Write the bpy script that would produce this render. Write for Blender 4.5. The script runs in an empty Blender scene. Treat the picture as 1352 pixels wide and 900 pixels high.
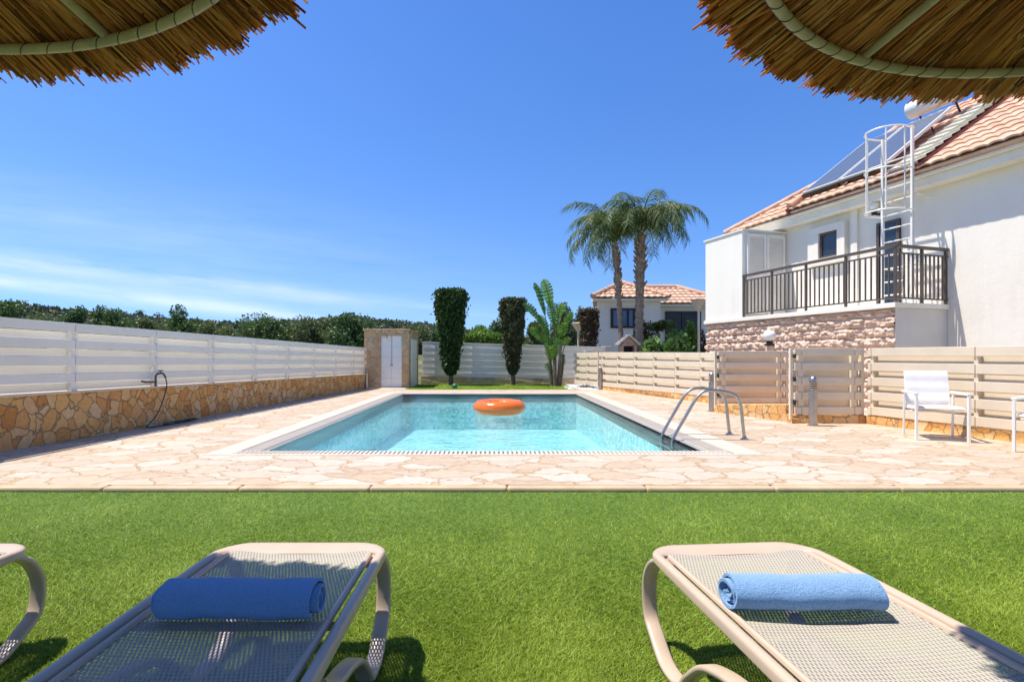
import bpy, math, random
import numpy as np
from mathutils import Vector
rng = np.random.default_rng(7)
random.seed(7)
sc = bpy.context.scene
COL = sc.collection
H = 1.1; F = 676.0; PX0 = 650.0; PY0 = 471.0
GZ = -0.022                                     # lawn level
def at(px, py, Y):                              # measured spot at depth Y
    return np.array([(px-PX0)/F*Y, Y, H-(py-PY0)/F*Y])

# ------------------------------------------------------------------ mesh builder
class MB:
    def __init__(s): s.V=[]; s.Fq=[]; s.n=0
    def add(s, v, faces):
        v=np.asarray(v,float).reshape(-1,3)
        for f in faces:
            s.Fq.append(np.asarray(f,int).reshape(-1,np.asarray(f).shape[-1])+s.n)
        s.V.append(v); s.n+=len(v); return s
    def obox(s, o, a, b, c):
        o,a,b,c=[np.asarray(k,float) for k in (o,a,b,c)]
        if np.dot(np.cross(a,b),c)<0: a,b=b,a
        v=[o,o+a,o+a+b,o+b,o+c,o+a+c,o+a+b+c,o+b+c]
        f=[[0,3,2,1],[4,5,6,7],[0,1,5,4],[1,2,6,5],[2,3,7,6],[3,0,4,7]]
        return s.add(v,[np.array(f)])
    def box(s, x0,x1,y0,y1,z0,z1): return s.obox((x0,y0,z0),(x1-x0,0,0),(0,y1-y0,0),(0,0,z1-z0))
    def tube(s, pts, r, n=8, closed=False, caps=True):
        P=np.asarray(pts,float); m=len(P)
        R=np.full(m,r,float) if np.isscalar(r) else np.asarray(r,float)
        T=np.zeros_like(P)
        if closed: T=np.roll(P,-1,0)-np.roll(P,1,0)
        else:
            T[1:-1]=P[2:]-P[:-2]; T[0]=P[1]-P[0]; T[-1]=P[-1]-P[-2]
        T/=np.maximum(np.linalg.norm(T,axis=1,keepdims=True),1e-9)
        u=np.cross(T[0],[0,0,1.0]);
        if np.linalg.norm(u)<.1: u=np.cross(T[0],[1.0,0,0])
        u/=np.linalg.norm(u); a=np.linspace(0,2*math.pi,n,endpoint=False); out=[]
        for i in range(m):
            u=u-T[i]*np.dot(u,T[i]); u/=max(np.linalg.norm(u),1e-9); w=np.cross(T[i],u)
            out.append(P[i]+R[i]*(np.cos(a)[:,None]*u+np.sin(a)[:,None]*w))
        v=np.concatenate(out); f=[]
        for i in range(m if closed else m-1):
            j=(i+1)%m
            for k in range(n):
                l=(k+1)%n; f.append([i*n+k,i*n+l,j*n+l,j*n+k])
        fs=[np.array(f)]
        if caps and not closed:
            fs.append(np.array([list(range(n))[::-1]])); fs.append(np.array([[(m-1)*n+k for k in range(n)]]))
        return s.add(v,fs)
    def lathe(s, prof, c=(0,0,0), n=20, phase=0):
        a=np.linspace(0,2*math.pi,n,endpoint=False)+phase; v=[]; f=[]
        for r,z in prof:
            r=max(r,1e-4); v.append(np.stack([c[0]+r*np.cos(a),c[1]+r*np.sin(a),np.full(n,c[2]+z)],1))
        for i in range(len(prof)-1):
            for k in range(n):
                l=(k+1)%n; f.append([i*n+k,i*n+l,(i+1)*n+l,(i+1)*n+k])
        return s.add(np.concatenate(v),[np.array(f)])
    def grid(s, P, mask=None, flip=False):
        P=np.asarray(P,float); m,n=P.shape[:2]
        i,j=np.meshgrid(np.arange(m-1),np.arange(n-1),indexing='ij')
        q=np.stack([i*n+j,i*n+j+1,(i+1)*n+j+1,(i+1)*n+j],-1)
        if flip: q=q[...,::-1]
        q=(q[mask]) if mask is not None else q.reshape(-1,4)
        return s.add(P.reshape(-1,3),[q])
    def ribbon(s, pts, w, t, wd=(1,0,0), taper=None):
        P=np.asarray(pts,float); m=len(P); wd=np.asarray(wd,float)
        T=np.gradient(P,axis=0); T/=np.linalg.norm(T,axis=1,keepdims=True)
        N=np.cross(T,wd); N/=np.linalg.norm(N,axis=1,keepdims=True)
        W=np.full(m,w) if taper is None else w*np.asarray(taper)
        sec=[(-.5,-.28),(-.36,-.5),(.36,-.5),(.5,-.28),(.5,.28),(.36,.5),(-.36,.5),(-.5,.28)]
        v=np.concatenate([np.stack([P[i]+wd*W[i]*a+N[i]*t*b for a,b in sec]) for i in range(m)])
        f=[[i*8+k,i*8+(k+1)%8,(i+1)*8+(k+1)%8,(i+1)*8+k] for i in range(m-1) for k in range(8)]
        return s.add(v,[np.array(f),np.array([list(range(8))[::-1],[(m-1)*8+k for k in range(8)]])])
    def quads(s, V): # (N,4,3)
        N=len(V); return s.add(V.reshape(-1,3),[np.arange(N*4).reshape(N,4)])
    def tris(s, V):
        N=len(V); return s.add(V.reshape(-1,3),[np.arange(N*3).reshape(N,3)])
    def build(s, name, mat, parent=None, smooth=False, bevel=0, origin=None, ang=40):
        v=np.concatenate(s.V); me=bpy.data.meshes.new(name)
        if parent is not None: o0=np.array(parent.get('_o',(0,0,0)),float) if origin is None else np.array(origin,float)
        elif origin is not None: o0=np.array(origin,float)
        else:
            lo=v.min(0); hi=v.max(0); o0=np.array([(lo[0]+hi[0])/2,(lo[1]+hi[1])/2,lo[2]])
        v=v-o0
        sizes=np.concatenate([np.full(len(f),f.shape[1]) for f in s.Fq])
        loops=np.concatenate([f.reshape(-1) for f in s.Fq])
        me.vertices.add(len(v)); me.vertices.foreach_set('co',v.astype(np.float32).ravel())
        me.loops.add(len(loops)); me.loops.foreach_set('vertex_index',loops.astype(np.int32))
        me.polygons.add(len(sizes)); st=np.concatenate([[0],np.cumsum(sizes)[:-1]])
        me.polygons.foreach_set('loop_start',st.astype(np.int32))
        me.polygons.foreach_set('use_smooth',np.full(len(sizes),bool(smooth)))
        me.update(calc_edges=True); me.validate()
        if smooth:
            try: me.set_sharp_from_angle(angle=math.radians(ang))
            except Exception: pass
        me.materials.append(mat)
        o=bpy.data.objects.new(name,me); COL.objects.link(o)
        if parent is not None:
            o.parent=parent
            o['_o']=list(o0)
        else: o.location=o0; o['_o']=list(o0)
        if bevel:
            b=o.modifiers.new('bevel','BEVEL'); b.width=bevel; b.segments=2; b.limit_method='ANGLE'; b.angle_limit=math.radians(50)
        return o
def thing(name,label,cat,loc=(0,0,0),group=None,rz=0):
    o=bpy.data.objects.new(name,None); COL.objects.link(o); o.location=loc; o.rotation_euler=(0,0,rz)
    o['_o']=list(map(float,loc)) if rz==0 else [0.,0.,0.]
    o.empty_display_size=.1
    return tag(o,label,cat,group)
def tag(o,label,cat,group=None):
    o['label']=label; o['category']=cat
    if group: o['group']=group
    return o
def struct(o): o['kind']='structure'; return o
def stuff(o,label=None,cat=None):
    o['kind']='stuff'
    if label: o['label']=label; o['category']=cat
    return o
def copy_tree(o,parent=None):
    c=o.copy(); COL.objects.link(c)
    if parent is not None: c.parent=parent
    for ch in list(o.children): copy_tree(ch,c)
    return c
def smoothpts(P,k=6):
    P=np.asarray(P,float); Q=np.concatenate([[2*P[0]-P[1]],P,[2*P[-1]-P[-2]]]); out=[]
    for i in range(1,len(Q)-2):
        p0,p1,p2,p3=Q[i-1:i+3]
        for t in np.linspace(0,1,k,endpoint=False):
            out.append(.5*((2*p1)+(p2-p0)*t+(2*p0-5*p1+4*p2-p3)*t*t+(3*p1-p0-3*p2+p3)*t**3))
    out.append(P[-1]); return np.array(out)

# ------------------------------------------------------------------ materials
class NT:
    def __init__(s,name):
        s.m=bpy.data.materials.new(name); s.m.use_nodes=True; s.t=s.m.node_tree; s.t.nodes.clear()
        s.out=s.t.nodes.new('ShaderNodeOutputMaterial')
    def n(s,ty,props=None,**kw):
        nd=s.t.nodes.new(ty)
        for k,v in (props or {}).items(): setattr(nd,k,v)
        for k,v in kw.items():
            s.set(nd,k.replace('_',' '),v)
        return nd
    def set(s,nd,key,v):
        i=nd.inputs[int(key[1:])] if key[0]=='#' else nd.inputs[key]
        if isinstance(v,bpy.types.NodeSocket): s.t.links.new(v,i)
        elif isinstance(v,(tuple,list)) and i.type=='RGBA' and len(v)==3: i.default_value=(*v,1)
        else: i.default_value=v
    def math(s,op,a,b=0.,clamp=False):
        nd=s.t.nodes.new('ShaderNodeMath'); nd.operation=op; nd.use_clamp=clamp
        s.set(nd,'#0',a); s.set(nd,'#1',b); return nd.outputs[0]
    def mix(s,fac,a,b,mode='MIX'):
        nd=s.t.nodes.new('ShaderNodeMix'); nd.data_type='RGBA'; nd.blend_type=mode
        s.set(nd,'#0',fac); s.set(nd,'#6',a); s.set(nd,'#7',b); return nd.outputs[2]
    def ramp(s,fac,stops,interp='LINEAR'):
        nd=s.t.nodes.new('ShaderNodeValToRGB'); nd.color_ramp.interpolation=interp; e=nd.color_ramp.elements
        while len(e)<len(stops): e.new(.5)
        for k,(p,c) in enumerate(stops):
            e[k].position=p; e[k].color=(*c,1) if not np.isscalar(c) else (c,c,c,1)
        s.set(nd,'Fac',fac); return nd.outputs[0]
    def pos(s): return s.n('ShaderNodeNewGeometry').outputs['Position']
    def obj(s): return s.n('ShaderNodeTexCoord').outputs['Object']
    def island(s): return s.n('ShaderNodeNewGeometry').outputs['Random Per Island']
    def mapping(s,v,scale=(1,1,1),rot=(0,0,0)):
        nd=s.n('ShaderNodeMapping'); s.set(nd,'Vector',v); nd.inputs['Scale'].default_value=scale; nd.inputs['Rotation'].default_value=rot; return nd.outputs[0]
    def noise(s,v,scale,detail=4,rough=.55): 
        nd=s.n('ShaderNodeTexNoise'); s.set(nd,'Vector',v); nd.inputs['Scale'].default_value=scale; nd.inputs['Detail'].default_value=detail; nd.inputs['Roughness'].default_value=rough; return nd
    def bump(s,h,strength=.3,dist=.02,normal=None):
        nd=s.n('ShaderNodeBump'); s.set(nd,'Height',h); nd.inputs['Strength'].default_value=strength; nd.inputs['Distance'].default_value=dist
        if normal is not None: s.set(nd,'Normal',normal)
        return nd.outputs[0]
    def principled(s,col,rough=.6,metal=0.,normal=None,spec=.5,**kw):
        p=s.n('ShaderNodeBsdfPrincipled'); s.set(p,'Base Color',col); s.set(p,'Roughness',rough); s.set(p,'Metallic',metal); s.set(p,'Specular IOR Level',spec)
        if normal is not None: s.set(p,'Normal',normal)
        for k,v in kw.items(): s.set(p,k.replace('_',' '),v)
        return p.outputs[0]
    def done(s,sh): s.t.links.new(sh,s.out.inputs['Surface']); return s.m
def lerpc(c,k): return tuple(min(1,max(0,x*k)) for x in c)
def plain(name,c,rough=.5,var=.12,scale=6,bump=.08,metal=0.,bscale=60,spec=.5,bd=.004):
    t=NT(name); p=t.pos(); n=t.noise(p,scale,5,.6)
    col=t.ramp(n.outputs[0],[(.3,lerpc(c,1-var)),(.7,lerpc(c,1+var))])
    nb=t.noise(p,bscale,3)
    return t.done(t.principled(col,rough,metal,t.bump(nb.outputs[0],bump,bd) if bump else None,spec))
def leafmat(name,c0,c1,c2,trans=.35,rough=.5,spec=.35):
    t=NT(name); r=t.island(); n=t.noise(t.pos(),.9,2)
    f=t.math('ADD',t.math('MULTIPLY',r,.7),t.math('MULTIPLY',n.outputs[0],.35))
    col=t.ramp(f,[(.1,c0),(.5,c1),(.9,c2)])
    a=t.principled(col,rough,0,None,spec)
    tr=t.n('ShaderNodeBsdfTranslucent'); t.set(tr,'Color',t.mix(.5,col,(c2[0]*1.3,c2[1]*1.4,c2[2]*.7)))
    m=t.n('ShaderNodeMixShader'); m.inputs[0].default_value=trans
    t.t.links.new(a,m.inputs[1]); t.t.links.new(tr.outputs[0],m.inputs[2]); return t.done(m.outputs[0])
def stonemat(name,scale,palette,grout,gw=.03,dist=.12,stretch=(1,1,1),rough=.75,bump=.6,stain=.25,bd=.02,rot=(0,0,0)):
    t=NT(name); p=t.pos()
    n0=t.noise(p,scale*1.3,3); off=t.n('ShaderNodeVectorMath',{'operation':'MULTIPLY_ADD'})
    t.set(off,'#0',n0.outputs['Color']); off.inputs[1].default_value=(dist,)*3; t.set(off,'#2',p)
    v=t.mapping(off.outputs[0],stretch,rot)
    v1=t.n('ShaderNodeTexVoronoi',{'feature':'F1'}); t.set(v1,'Vector',v); v1.inputs['Scale'].default_value=scale; v1.inputs['Randomness'].default_value=1
    v2=t.n('ShaderNodeTexVoronoi',{'feature':'DISTANCE_TO_EDGE'}); t.set(v2,'Vector',v); v2.inputs['Scale'].default_value=scale; v2.inputs['Randomness'].default_value=1
    sep=t.n('ShaderNodeSeparateColor'); t.set(sep,'Color',v1.outputs['Color'])
    cell=t.ramp(sep.outputs[0],[(i/(len(palette)-1),c) for i,c in enumerate(palette)])
    n1=t.noise(p,scale*3.2,6,.65); n2=t.noise(p,scale*.35,3)
    cell=t.mix(stain,cell,t.ramp(n1.outputs[0],[(.3,lerpc(palette[0],.75)),(.55,palette[1]),(.75,lerpc(palette[-1],1.15))]))
    cell=t.mix(t.math('MULTIPLY',n2.outputs[0],.3),cell,t.mix(1.,cell,palette[1],'MULTIPLY'))
    wob=t.math('ADD',v2.outputs['Distance'],t.math('MULTIPLY',t.math('SUBTRACT',n1.outputs[0],.5),gw*.8))
    m=t.n('ShaderNodeMapRange'); t.set(m,'Value',wob); m.inputs['From Min'].default_value=gw*.55; m.inputs['From Max'].default_value=gw*1.25
    col=t.mix(m.outputs[0],grout,cell)
    h=t.math('ADD',m.outputs[0],t.math('MULTIPLY',n1.outputs[0],.5))
    h=t.math('ADD',h,t.math('MULTIPLY',sep.outputs[1],.35))
    return t.done(t.principled(col,rough,0,t.bump(h,bump,bd),.3))

M={}
M['paving']=stonemat('crazy_paving',3.8,[(.45,.33,.22),(.56,.45,.33),(.58,.51,.41),(.63,.57,.49),(.51,.44,.36),(.52,.385,.26)],(.43,.29,.165),.034,.26,(.58,1.0,1),.7,.6,.42,.014)
M['wallstone']=stonemat('rubble_stone',6.3,[(.54,.21,.05),(.74,.40,.12),(.82,.50,.19),(.80,.60,.34),(.68,.28,.07),(.78,.56,.30)],(.44,.29,.14),.030,.12,(1,1,.85),.75,.9,.3,.03)
M['hutstone']=stonemat('hut_stone',3.6,[(.48,.30,.15),(.62,.43,.23),(.68,.52,.32),(.56,.36,.18)],(.52,.41,.27),.05,.12,(1,1,1),.75,.8,.3,.03)
M['splitstone']=plain('split_face_stone',(.64,.48,.365),.85,.2,6,.4,bscale=28,bd=.03)
M['kerb']=plain('kerb_stone',(.54,.38,.22),.7,.15,4,.2)
M['coping']=plain('cream_coping',(.64,.53,.40),.6,.07,3,.15)
M['coping_white']=plain('white_coping',(.57,.49,.385),.6,.05,3,.12)
M['grate']=plain('white_grate',(.64,.55,.44),.45,.06,5,.05)
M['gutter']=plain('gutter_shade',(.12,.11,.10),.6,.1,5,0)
M['white_alu']=plain('white_slats',(.83,.77,.68),.38,.04,2,.03)
M['beige_alu']=plain('beige_slats',(.73,.61,.445),.45,.06,2.5,.04)
M['plaster']=plain('white_plaster',(.82,.78,.71),.85,.04,1.2,.35,bscale=90,bd=.006)
t=NT('streaked_plaster'); p=t.pos(); n1=t.noise(t.mapping(p,(2.2,2.2,.22)),1.6,5,.6); n2=t.noise(p,.7,4); n3=t.noise(p,70,3); n4=t.noise(p,7,4)
f=t.math('ADD',t.math('MULTIPLY',n1.outputs[0],.55),t.math('MULTIPLY',n2.outputs[0],.45))
c=t.ramp(f,[(.30,(.75,.69,.58)),(.48,(.84,.79,.69)),(.7,(.86,.82,.73))])
M['plaster']=t.done(t.principled(c,.85,0,t.bump(t.math('ADD',n3.outputs[0],t.math('MULTIPLY',n4.outputs[0],1.2)),.4,.008),.25))
M['plaster_shaded']=plain('shaded_plaster',(.66,.62,.57),.85,.05,2,.3,bscale=90)  # white plaster darkened in colour for the shade on the balcony side wall
M['white_paint']=plain('white_paint',(.82,.79,.73),.4,.04,4,.03)
M['metal']=plain('brushed_steel',(.46,.42,.38),.36,.08,14,.03,metal=1.)
M['darkmetal']=plain('dark_bronze_metal',(.095,.070,.055),.4,.15,8,.03)
M['black']=plain('black_plastic',(.02,.02,.02),.45,.2,10,.03)
M['rubber']=plain('dark_hose_rubber',(.030,.028,.025),.55,.3,10,.05)
M['lframe']=plain('taupe_resin',(.55,.42,.31),.35,.05,6,.05,bscale=200,bd=.001)
M['orange']=plain('orange_vinyl',(.80,.15,.015),.22,.02,7,.05,bscale=25,bd=.006)
M['globe']=plain('opal_globe',(.85,.85,.83),.25,.02,4,0)
M['greenball']=plain('green_plastic',(.03,.20,.09),.4,.1,6,0)
M['trunk']=plain('palm_bark',(.31,.23,.165),.9,.4,9,1.,bscale=18,bd=.05)
M['wood']=plain('tree_bark',(.14,.10,.07),.9,.3,6,.8,bscale=18,bd=.05)
M['bamboo']=plain('green_bamboo',(.42,.36,.26),.5,.22,9,.2)
M['pole']=plain('parasol_wood',(.30,.20,.12),.7,.2,8,.3)
M['glass']=NT('window_glass'); M['glass']=M['glass'].done(M['glass'].principled((.02,.03,.04),.06,0,None,.8))
M['blueglass']=NT('curtained_glass'); M['blueglass']=M['blueglass'].done(M['blueglass'].principled((.10,.19,.33),.05,0,None,.9))
M['solar']=NT('solar_glass'); M['solar']=M['solar'].done(M['solar'].principled((.10,.125,.17),.25,0,None,.5))
M['tank']=plain('white_tank',(.74,.74,.73),.35,.05,4,.03)
M['pebble']=plain('white_pebbles',(.62,.59,.55),.8,.2,20,.2)
def roofmat(name,cols):
    t=NT(name); p=t.pos(); n=t.noise(p,1.6,5); v=t.n('ShaderNodeTexVoronoi'); t.set(v,'Vector',p); v.inputs['Scale'].default_value=4.2
    sep=t.n('ShaderNodeSeparateColor'); t.set(sep,'Color',v.outputs['Color'])
    c=t.ramp(sep.outputs[0],[(0,cols[0]),(.5,cols[1]),(1,cols[2])]); c=t.mix(t.math('MULTIPLY',n.outputs[0],.5),c,cols[1])
    n2=t.noise(p,22,4); c=t.mix(t.math('MULTIPLY',n2.outputs[0],.25),c,lerpc(cols[0],.6))
    return t.done(t.principled(c,.75,0,t.bump(n2.outputs[0],.2,.01),.3))
M['tile']=roofmat('terracotta_tiles',[(.56,.32,.20),(.64,.41,.28),(.70,.49,.36)])
M['creamtile']=roofmat('cream_tiles',[(.56,.52,.40),(.64,.61,.50),(.68,.66,.57)])
M['redtile']=plain('dark_red_tile',(.25,.07,.06),.7,.2,5,.2)
# thatch reeds
t=NT('thatch_reed'); r=t.island(); n=t.noise(t.mapping(t.pos(),(1,1,1)),9,4)
c=t.ramp(r,[(0,(.10,.03,.008)),(.3,(.46,.165,.04)),(.6,(.82,.36,.10)),(.85,(.88,.49,.17)),(1,(.90,.66,.36))])
c=t.mix(t.math('MULTIPLY',n.outputs[0],.3),c,(.36,.17,.05))
a=t.principled(c,.55,0,t.bump(n.outputs[0],.2,.003),.3)
tr=t.n('ShaderNodeBsdfTranslucent'); t.set(tr,'Color',c); mx=t.n('ShaderNodeMixShader'); mx.inputs[0].default_value=.4
t.t.links.new(a,mx.inputs[1]); t.t.links.new(tr.outputs[0],mx.inputs[2]); M['reed']=t.done(mx.outputs[0]); M['reed_block']=plain('light_block_layer',(.34,.19,.07),.8,.4,14,.5,bscale=50)
# sling mesh fabric: woven grid with real see-through holes
def sling(name,c,pitch=.0115):
    t=NT(name); p=t.obj(); sx=t.n('ShaderNodeSeparateXYZ'); t.set(sx,'Vector',p)
    k=2*math.pi/pitch
    wx=t.math('SINE',t.math('MULTIPLY',sx.outputs[0],k)); wy=t.math('SINE',t.math('MULTIPLY',sx.outputs[1],k*.40))
    row=t.math('MULTIPLY',wx,wy); h=t.math('GREATER_THAN',row,.30)
    n=t.noise(p,40,3); col=t.mix(t.math('MULTIPLY',n.outputs[0],.3),c,lerpc(c,.8))
    bs=t.principled(col,.9,0,t.bump(row,.25,.002),.04)
    tp=t.n('ShaderNodeBsdfTransparent'); m=t.n('ShaderNodeMixShader'); t.set(m,'#0',t.math('MULTIPLY',h,.6))
    t.t.links.new(bs,m.inputs[1]); t.t.links.new(tp.outputs[0],m.inputs[2]); return t.done(m.outputs[0])
M['sling']=sling('lounger_sling',(.46,.415,.35))
M['chairsling']=plain('chair_fabric',(.80,.77,.72),.8,.04,12,.3,bscale=300,bd=.002)
def towelmat():
    t=NT('terry_towel'); p=t.obj(); n=t.noise(p,240,3,.75); n2=t.noise(p,14,4)
    c=t.ramp(n.outputs[0],[(.3,(.16,.39,.76)),(.7,(.34,.61,.94))]); c=t.mix(t.math('MULTIPLY',n2.outputs[0],.3),c,(.17,.42,.80))
    h=t.math('ADD',n.outputs[0],t.math('MULTIPLY',n2.outputs[0],1.5))
    return t.done(t.principled(c,.95,0,t.bump(h,1.,.010),.1,Sheen_Weight=.4))
M['towel']=towelmat()
# pool tiles
def poolmat():
    t=NT('pool_mosaic'); p=t.pos()
    v=t.n('ShaderNodeTexVoronoi',{'distance':'CHEBYCHEV'}); t.set(v,'Vector',p); v.inputs['Scale'].default_value=15; v.inputs['Randomness'].default_value=0
    sep=t.n('ShaderNodeSeparateColor'); t.set(sep,'Color',v.outputs['Color'])
    c=t.ramp(sep.outputs[0],[(0,(.14,.50,.54)),(.5,(.42,.74,.76)),(1,(.84,.95,.94))]); n=t.noise(p,.8,3)
    c=t.mix(t.math('MULTIPLY',n.outputs[0],.25),c,(.42,.75,.77))
    return t.done(t.principled(c,.4,0,None,.3))
M['pool']=poolmat()
def watermat():
    t=NT('pool_water'); p=t.pos()
    n1=t.noise(t.mapping(p,(1,1,1)),2.6,3,.5); n2=t.noise(p,9,3,.55); n3=t.noise(p,.35,2); n4=t.noise(p,24,2)
    h=t.math('ADD',n1.outputs[0],t.math('ADD',t.math('MULTIPLY',n2.outputs[0],.5),t.math('MULTIPLY',n4.outputs[0],.16))); h=t.math('MULTIPLY',h,t.math('ADD',n3.outputs[0],.2))
    b=t.bump(h,.8,.05)
    fr=t.n('ShaderNodeFresnel'); fr.inputs['IOR'].default_value=1.28; t.set(fr,'Normal',b)
    tp=t.n('ShaderNodeBsdfTransparent'); tp.inputs[0].default_value=(.80,.96,.97,1)
    rf=t.n('ShaderNodeBsdfRefraction'); rf.inputs['Color'].default_value=(.85,.98,.99,1); rf.inputs['Roughness'].default_value=0.; rf.inputs['IOR'].default_value=1.25; t.set(rf,'Normal',b)
    gl=t.n('ShaderNodeBsdfGlossy'); gl.inputs['Roughness'].default_value=.02; t.set(gl,'Normal',b)
    m1=t.n('ShaderNodeMixShader'); m1.inputs[0].default_value=.25; t.t.links.new(tp.outputs[0],m1.inputs[1]); t.t.links.new(rf.outputs[0],m1.inputs[2])
    m2=t.n('ShaderNodeMixShader'); t.set(m2,'#0',t.math('MULTIPLY',fr.outputs[0],.82)); t.t.links.new(m1.outputs[0],m2.inputs[1]); t.t.links.new(gl.outputs[0],m2.inputs[2])
    return t.done(m2.outputs[0])
M['water']=watermat()
M['turfbase']=plain('turf_backing',(.11,.20,.02),.9,.35,30,.8,bscale=180,bd=.02)
def turfmat():
    t=NT('turf_blades'); r=t.island(); p=t.pos(); n=t.noise(p,1.3,4); n2=t.noise(t.mapping(p,(1,.35,1)),5,3)
    f=t.math('ADD',t.math('MULTIPLY',r,.75),t.math('ADD',t.math('MULTIPLY',t.math('SUBTRACT',n.outputs[0],.5),.75),t.math('MULTIPLY',t.math('SUBTRACT',n2.outputs[0],.5),.35)))
    f=t.math('ADD',f,.1)
    c=t.ramp(f,[(0,(.105,.165,.010)),(.45,(.25,.355,.027)),(.8,(.41,.51,.065)),(1,(.60,.64,.20))])
    a=t.principled(c,.55,0,None,.3); tr=t.n('ShaderNodeBsdfTranslucent'); t.set(tr,'Color',c)
    m=t.n('ShaderNodeMixShader'); m.inputs[0].default_value=.3; t.t.links.new(a,m.inputs[1]); t.t.links.new(tr.outputs[0],m.inputs[2]); return t.done(m.outputs[0])
M['turf']=turfmat()
t=NT('dry_scrub_ground'); n=t.noise(t.pos(),.06,6,.6); n2=t.noise(t.pos(),.5,5)
c=t.ramp(n.outputs[0],[(.35,(.07,.09,.03)),(.5,(.13,.13,.055)),(.62,(.30,.24,.15)),(.72,(.10,.11,.04))]); c=t.mix(t.math('MULTIPLY',n2.outputs[0],.5),c,(.09,.10,.04))
M['scrub']=t.done(t.principled(c,.95,0,None,.1))
M['cypress']=leafmat('clipped_cypress_leaf',(0.0133,0.0372,0.0080),(0.0345,0.0770,0.0159),(0.0731,0.1328,0.0292),.2)
M['browncyp']=leafmat('browning_cypress_leaf',(0.0304,0.0414,0.0166),(0.0718,0.0800,0.0359),(0.1380,0.1310,0.0690),.2)
M['deadcyp']=leafmat('dry_cypress_leaf',(0.0455,0.0286,0.0195),(0.0975,0.0650,0.0416),(0.1560,0.1105,0.0650),.2)
M['dark']=leafmat('dark_tree_leaf',(0.0262,0.0609,0.0218),(0.0653,0.1220,0.0393),(0.1417,0.2179,0.0698),.25)
M['olive']=leafmat('olive_tree_leaf',(0.0483,0.0725,0.0276),(0.1070,0.1466,0.0553),(0.2071,0.2416,0.1035),.25)
M['hazescrub']=leafmat('hazed_scrub_leaf',(.030,.050,.026),(.065,.092,.045),(.14,.165,.085),.2)  # paler grey-green, distance haze put into the leaf colour
M['bright']=leafmat('bright_hedge_leaf',(0.0480,0.1020,0.0144),(0.1080,0.2040,0.0264),(0.2040,0.3240,0.0480),.3)
M['shrub']=leafmat('green_shrub_leaf',(0.0405,0.0945,0.0243),(0.1013,0.2025,0.0473),(0.2160,0.3510,0.0945),.3)
M['palm']=leafmat('palm_leaflet',(0.0299,0.0570,0.0190),(0.0814,0.1289,0.0407),(0.2036,0.2579,0.1018),.3,.5,.3)
M['paddle']=leafmat('paddle_leaf',(0.0460,0.1150,0.0138),(0.0920,0.2185,0.0230),(0.1725,0.3335,0.0403),.45,.35,.5)

# ------------------------------------------------------------------ world, sun, camera
EL=math.radians(68); AZ=math.radians(5)
sund=Vector((-math.cos(EL)*math.cos(AZ),math.cos(EL)*math.sin(AZ),math.sin(EL)))
w=bpy.data.worlds.new('World'); sc.world=w; w.use_nodes=True; wt=w.node_tree; wt.nodes.clear()
class WT(NT):
    def __init__(s,tree): s.t=tree
W=WT(wt)
sky=W.n('ShaderNodeTexSky'); sky.sky_type='NISHITA'; sky.sun_disc=False; sky.sun_elevation=EL; sky.sun_rotation=math.radians(-82); sky.ozone_density=3.0; sky.dust_density=.35; sky.air_density=1.0
tc=W.n('ShaderNodeTexCoord'); sx=W.n('ShaderNodeSeparateXYZ'); W.set(sx,'Vector',tc.outputs['Generated'])
cz_=W.n('ShaderNodeCombineXYZ'); W.set(cz_,'X',sx.outputs[0]); W.set(cz_,'Y',sx.outputs[1]); W.set(cz_,'Z',W.math('ADD',W.math('MULTIPLY',W.math('MAXIMUM',sx.outputs[2],0.),.72),.13)); W.set(sky,'Vector',cz_.outputs[0])
hs=W.n('ShaderNodeHueSaturation'); W.set(hs,'Color',sky.outputs[0]); hs.inputs['Hue'].default_value=.512; hs.inputs['Saturation'].default_value=1.29; hs.inputs['Value'].default_value=1.0
yy=W.math('MAXIMUM',sx.outputs[1],.08); u=W.math('DIVIDE',sx.outputs[0],yy); v=W.math('DIVIDE',sx.outputs[2],yy)
q=W.math('ADD',v,W.math('MULTIPLY',u,.115))
cx=W.n('ShaderNodeCombineXYZ'); W.set(cx,'X',W.math('MULTIPLY',u,1.6)); W.set(cx,'Y',W.math('MULTIPLY',q,15.))
cn=W.noise(cx.outputs[0],1.0,6,.6); cn2=W.noise(cx.outputs[0],3.2,5,.6)
def band(c,wd,amp):
    d=W.math('DIVIDE',W.math('SUBTRACT',q,c),wd); g=W.math('POWER',2.718,W.math('MULTIPLY',W.math('MULTIPLY',d,d),-1.)); return W.math('MULTIPLY',g,amp)
s1=W.math('ADD',W.math('ADD',band(.079,.019,1.15),band(.036,.016,1.15)),band(.15,.09,.34))
left=W.n('ShaderNodeMapRange'); W.set(left,'Value',u); left.inputs['From Min'].default_value=.12; left.inputs['From Max'].default_value=-.55
lf=W.math('ADD',W.math('MULTIPLY',left.outputs[0],1.),.10)
mod=W.n('ShaderNodeMapRange'); W.set(mod,'Value',W.math('ADD',W.math('MULTIPLY',cn.outputs[0],.75),W.math('MULTIPLY',cn2.outputs[0],.25))); mod.inputs['From Min'].default_value=.33; mod.inputs['From Max'].default_value=.68
cf=W.math('MULTIPLY',W.math('MULTIPLY',s1,lf),mod.outputs[0],True)
skc=W.mix(W.math('MULTIPLY',cf,.48),hs.outputs[0],(5.6,5.9,6.8))
bg=W.n('ShaderNodeBackground'); W.set(bg,'Color',skc); bg.inputs['Strength'].default_value=.148
wo=W.n('ShaderNodeOutputWorld'); wt.links.new(bg.outputs[0],wo.inputs[0])
L=bpy.data.lights.new('sun','SUN'); L.energy=4.8; L.angle=math.radians(.5); L.color=(1.0,.94,.84)
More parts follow.
